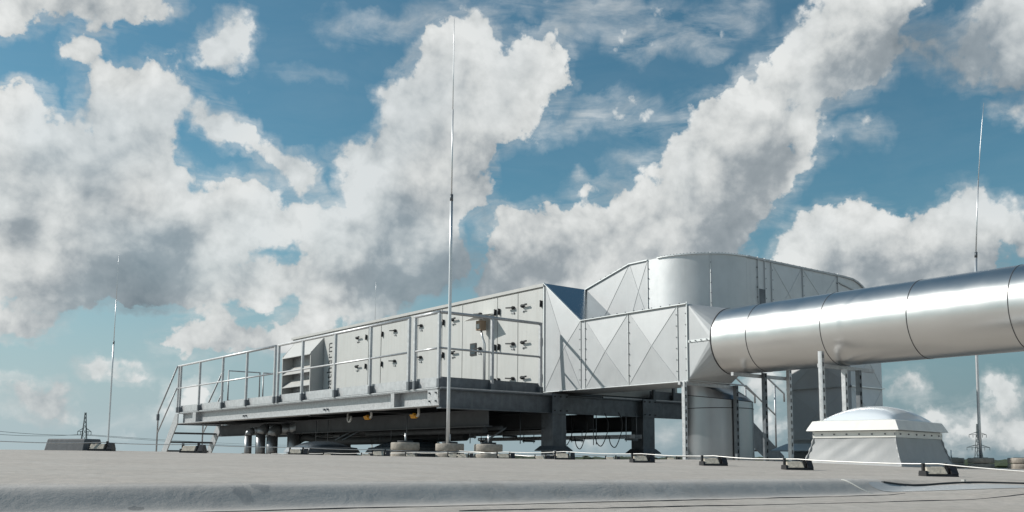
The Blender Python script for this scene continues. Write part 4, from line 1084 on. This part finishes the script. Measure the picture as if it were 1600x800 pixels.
def wires(a,b,sag,label):
    mb=MB(); pts=[]
    for k in range(17):
        t=k/16; p=a.lerp(b,t); p.z-=sag*4*t*(1-t); pts.append(p)
    mb.tube(pts,.11,5); tag(mb.build('power_line',M['pylon']),label,'power line','power lines strung from the left pylon')
L1=cam_pt(-60,480,13.); 
for i,t in enumerate(tl):
    wires(t+Vector((0,0,-2)),L1+Vector((0,0,2.*i-1)),1.5,['upper','lower'][i]+' power line running left from the slim pylon')
    R1=cam_pt(520,1500,16.); wires(t+Vector((0,0,-2)),R1+Vector((0,0,4*i)),3.,['lower','upper'][i]+' power line running right from the slim pylon')
# ------------------------------------------------------------------ camera
cam=bpy.data.cameras.new('camera'); co=bpy.data.objects.new('camera',cam); C.objects.link(co); sc.camera=co
cam.sensor_width=36; cam.lens=36*1500/1600; cam.shift_y=133/1600; cam.clip_start=.05; cam.clip_end=20000
pit=math.atan2(184,1500); roll=math.radians(.4)
D_=Vector((SA,CA,0)); R0=Vector((CA,-SA,0)); Zv=Vector((0,0,1))
fw=D_*math.cos(pit)+Zv*math.sin(pit); up0=-D_*math.sin(pit)+Zv*math.cos(pit)
rv=R0*math.cos(roll)+up0*math.sin(roll); uv=-R0*math.sin(roll)+up0*math.cos(roll)
m4=Matrix((( rv.x,uv.x,-fw.x,EX),(rv.y,uv.y,-fw.y,EY),(rv.z,uv.z,-fw.z,EZ),(0,0,0,1)))
co.matrix_world=m4
# ------------------------------------------------------------------ sun and sky
ts=Vector((-1.,1.1,.99)).normalized()
sun=bpy.data.lights.new('sun','SUN'); sun.energy=SUN_E; sun.angle=math.radians(.53); sun.color=(1.,.955,.89)
so=bpy.data.objects.new('sun',sun); C.objects.link(so); so.rotation_euler=ts.to_track_quat('Z','Y').to_euler(); so.location=(-20,20,20)
w=bpy.data.worlds.new('World'); sc.world=w; w.use_nodes=True; nt=w.node_tree; nt.nodes.clear()
out=N(nt,'ShaderNodeOutputWorld'); bg=N(nt,'ShaderNodeBackground'); bg.inputs[1].default_value=SKY_S
sky=N(nt,'ShaderNodeTexSky',sky_type='NISHITA'); sky.sun_disc=False
sky.sun_elevation=math.asin(ts.z); sky.sun_rotation=math.atan2(ts.x,ts.y); sky.altitude=100; sky.air_density=1.0; sky.dust_density=.6; sky.ozone_density=1.6
tc=N(nt,'ShaderNodeTexCoord'); dirv=tc.outputs['Generated']
nrm=N(nt,'ShaderNodeVectorMath',operation='NORMALIZE'); nt.links.new(dirv,nrm.inputs[0]); dirv=nrm.outputs[0]
sx=N(nt,'ShaderNodeSeparateXYZ'); nt.links.new(dirv,sx.inputs[0])
az=math_(nt,'ARCTAN2',sx.outputs[0],sx.outputs[1]); el=math_(nt,'ARCSINE',sx.outputs[2])
# warp the lookup with noise so that the cloud outlines billow
def vnoise(scale,detail,rough):
    n=N(nt,'ShaderNodeTexNoise'); nt.links.new(dirv,n.inputs['Vector']); n.inputs['Scale'].default_value=scale; n.inputs['Detail'].default_value=detail; n.inputs['Roughness'].default_value=rough
    s=N(nt,'ShaderNodeSeparateColor'); nt.links.new(n.outputs['Color'],s.inputs[0]); return s.outputs
wa=vnoise(16,3,.6)
wb=vnoise(60,4,.6)
def warp(base,i):
    a=math_(nt,'MULTIPLY',math_(nt,'SUBTRACT',wa[i],.5),.045)
    b=math_(nt,'MULTIPLY',math_(nt,'SUBTRACT',wb[i],.5),.026)
    return math_(nt,'ADD',base,math_(nt,'ADD',a,b))
azw=warp(az,0); elw=warp(el,1)
u=math_(nt,'MULTIPLY',math_(nt,'SUBTRACT',azw,SKY_A0),1/(SKY_A1-SKY_A0))
u=math_(nt,'PINGPONG',u,1.)                       # the pattern mirrors on round the horizon
vv=math_(nt,'MULTIPLY',math_(nt,'SUBTRACT',elw,SKY_E0),(NROW-1)/(SKY_E1-SKY_E0))
vv=math_(nt,'MINIMUM',math_(nt,'MAXIMUM',vv,0.),NROW-1.)
u1=math_(nt,'MULTIPLY',u,63/31.,clamp=True); u2=math_(nt,'SUBTRACT',math_(nt,'MULTIPLY',u,63/31.),32/31.,clamp=True)
selr=mapr(nt,u,31/63.,32/63.,0,1)
acc=None; TAB=cloud_table()
for j in range(NROW):
    gt=bpy.data.node_groups.new('cloud_row','ShaderNodeTree')
    for nm in ('low','high','select'): gt.interface.new_socket(nm,in_out='INPUT',socket_type='NodeSocketFloat')
    gt.interface.new_socket('table',in_out='OUTPUT',socket_type='NodeSocketColor')
    gi=N(gt,'NodeGroupInput'); go=N(gt,'NodeGroupOutput')
    rampo=[]
    for bnk in (0,1):
        r=N(gt,'ShaderNodeValToRGB'); cr=r.color_ramp; cr.interpolation='LINEAR'
        for k in range(1,31): cr.elements.new(k/31.)
        for k in range(32):
            d_,b_=TAB[j,bnk*32+k]; cr.elements[k].color=(d_,b_,0,1)
        gt.links.new(gi.outputs[bnk],r.inputs[0]); rampo.append(r.outputs[0])
    mxd=mixc(gt,gi.outputs[2],rampo[0],rampo[1]); gt.links.new(mxd,go.inputs[0])
    gn=N(nt,'ShaderNodeGroup'); gn.node_tree=gt
    nt.links.new(u1,gn.inputs[0]); nt.links.new(u2,gn.inputs[1]); nt.links.new(selr,gn.inputs[2])
    wgt=math_(nt,'SUBTRACT',1.,math_(nt,'ABSOLUTE',math_(nt,'SUBTRACT',vv,float(j))),clamp=True)
    sv=N(nt,'ShaderNodeVectorMath',operation='SCALE'); nt.links.new(gn.outputs[0],sv.inputs[0]); nt.links.new(wgt,sv.inputs['Scale'])
    if acc is None: acc=sv.outputs[0]
    else:
        ad=N(nt,'ShaderNodeVectorMath',operation='ADD'); nt.links.new(acc,ad.inputs[0]); nt.links.new(sv.outputs[0],ad.inputs[1]); acc=ad.outputs[0]
sa_=N(nt,'ShaderNodeSeparateXYZ'); nt.links.new(acc,sa_.inputs[0]); DEN,BRI=sa_.outputs[0],sa_.outputs[1]
DEN=math_(nt,'MULTIPLY',DEN,mapr(nt,el,.46,.60,1,.12,True))
DEN=math_(nt,'MULTIPLY',DEN,mapr(nt,math_(nt,'ABSOLUTE',math_(nt,'SUBTRACT',az,.66)),.60,1.05,1,.8,True))
# billow noise: crisp puffs on the outline, soft relief inside
bill=noise(nt,dirv,21,9,.68,.1)
v_=N(nt,'ShaderNodeTexVoronoi'); v_.feature='SMOOTH_F1'; nt.links.new(dirv,v_.inputs['Vector']); v_.inputs['Scale'].default_value=38; v_.inputs['Detail'].default_value=2.; v_.inputs['Roughness'].default_value=.6; v_.inputs['Smoothness'].default_value=.25
puffy=math_(nt,'SUBTRACT',.42,v_.outputs['Distance'])
p0=math_(nt,'ADD',math_(nt,'MULTIPLY',math_(nt,'SUBTRACT',bill,.5),1.45),math_(nt,'MULTIPLY',puffy,.42))
sh=N(nt,'ShaderNodeVectorMath',operation='ADD'); nt.links.new(dirv,sh.inputs[0])
right=Vector((CA,-SA,0)); sh.inputs[1].default_value=tuple(-right*.010+Vector((0,0,.012)))
l0=noise(nt,dirv,17,6,.60,.2); l1=noise(nt,sh.outputs[0],17,6,.60,.2)
lit=math_(nt,'SUBTRACT',l0,l1)
sh2=N(nt,'ShaderNodeVectorMath',operation='ADD'); nt.links.new(dirv,sh2.inputs[0]); sh2.inputs[1].default_value=tuple(-right*.026+Vector((0,0,.030)))
big=math_(nt,'SUBTRACT',noise(nt,dirv,8,3,.5,.3),noise(nt,sh2.outputs[0],8,3,.5,.3))
lit=math_(nt,'ADD',lit,math_(nt,'MULTIPLY',big,.95))
dens=math_(nt,'ADD',DEN,math_(nt,'MULTIPLY',p0,.72))
# the lit upper-left side of a bank ends crisply, the far side frays out
soft=noise(nt,dirv,5,2,.5)
alpha=mapr(nt,dens,.25,.52,0,1,True)
fray=mapr(nt,dens,.02,.60,0,.85,True)
alpha=math_(nt,'ADD',math_(nt,'MULTIPLY',alpha,mapr(nt,soft,.40,.58,0,1,True)),math_(nt,'MULTIPLY',math_(nt,'MAXIMUM',math_(nt,'MULTIPLY',alpha,.86),fray),mapr(nt,soft,.40,.58,1,0,True)))
st=N(nt,'ShaderNodeMapping'); nt.links.new(dirv,st.inputs[0]); st.inputs['Scale'].default_value=(1,1,3.4)
wisp=noise(nt,st.outputs[0],9,7,.62,.6)
veil=math_(nt,'MULTIPLY',mapr(nt,wisp,.36,.75,0,.8),mapr(nt,DEN,.06,.36,0.05,1))
alpha=math_(nt,'MAXIMUM',alpha,veil)
thick=mapr(nt,dens,.35,.95,0,1,True)
br=math_(nt,'ADD',math_(nt,'ADD',BRI,.07),math_(nt,'MULTIPLY',lit,.75))
br=math_(nt,'ADD',br,math_(nt,'MULTIPLY',math_(nt,'SUBTRACT',noise(nt,dirv,6,4,.55),.5),.22))
br=math_(nt,'ADD',br,math_(nt,'MULTIPLY',puffy,.10))
br=math_(nt,'SUBTRACT',br,math_(nt,'MULTIPLY',math_(nt,'SUBTRACT',1.,thick),.10))
br=math_(nt,'MINIMUM',math_(nt,'MAXIMUM',br,.02),1.10)
ccol=N(nt,'ShaderNodeValToRGB'); cr=ccol.color_ramp; cr.interpolation='LINEAR'
cr.elements[0].position=.05; cr.elements[0].color=(.16,.205,.24,1)
cr.elements[1].position=1.04 if False else 1.0; cr.elements[1].color=(.86,.88,.87,1)
e=cr.elements.new(.52); e.color=(.35,.395,.425,1); e=cr.elements.new(.82); e.color=(.70,.725,.72,1)
nt.links.new(br,ccol.inputs[0])
cs=N(nt,'ShaderNodeVectorMath',operation='SCALE'); nt.links.new(ccol.outputs[0],cs.inputs[0]); cs.inputs['Scale'].default_value=CLOUD_S/SKY_S
# sky colour pulled slightly to teal
tint=mixc(nt,1.,sky.outputs[0],TINT,'MULTIPLY')
# pale air towards the horizon
hz=mapr(nt,el,0.0,.30,1,0,True)
hzc=N(nt,'ShaderNodeRGB'); hzc.outputs[0].default_value=tuple(c*CLOUD_S/SKY_S for c in HZC)+(1,)
ad=math_(nt,'ABSOLUTE',math_(nt,'SUBTRACT',az,.3))
hz=math_(nt,'MULTIPLY',hz,mapr(nt,ad,.9,1.9,1,.9,True))
hzmix=mixc(nt,math_(nt,'MULTIPLY',mapr(nt,az,.2,1.15,0,1),mapr(nt,az,1.5,2.1,1,0,True)),tuple(c*CLOUD_S/SKY_S for c in HZC)+(1,),tuple(c*CLOUD_S/SKY_S for c in HZR)+(1,))  # pale haze added out of view, behind right, to brighten metal faces
skyc=mixc(nt,math_(nt,'MULTIPLY',hz,HZA),tint,hzmix)
fin_=mixc(nt,alpha,skyc,cs.outputs[0])
# below the horizon: plain dull ground tone for reflections
gr=mapr(nt,sx.outputs[2],-.02,-.005,1,0)
fin_=mixc(nt,gr,fin_,(.25/SKY_S*.6,.24/SKY_S*.6,.22/SKY_S*.6,1))
nt.links.new(fin_,bg.inputs[0]); nt.links.new(bg.outputs[0],out.inputs[0])
w.cycles.sampling_method='NONE'
sc.view_settings.view_transform='Standard'; sc.view_settings.look='None'; sc.view_settings.gamma=1; sc.view_settings.exposure=EXPO
sc.view_settings.use_curve_mapping=False
sc.cycles.max_bounces=6; sc.cycles.use_denoising=True
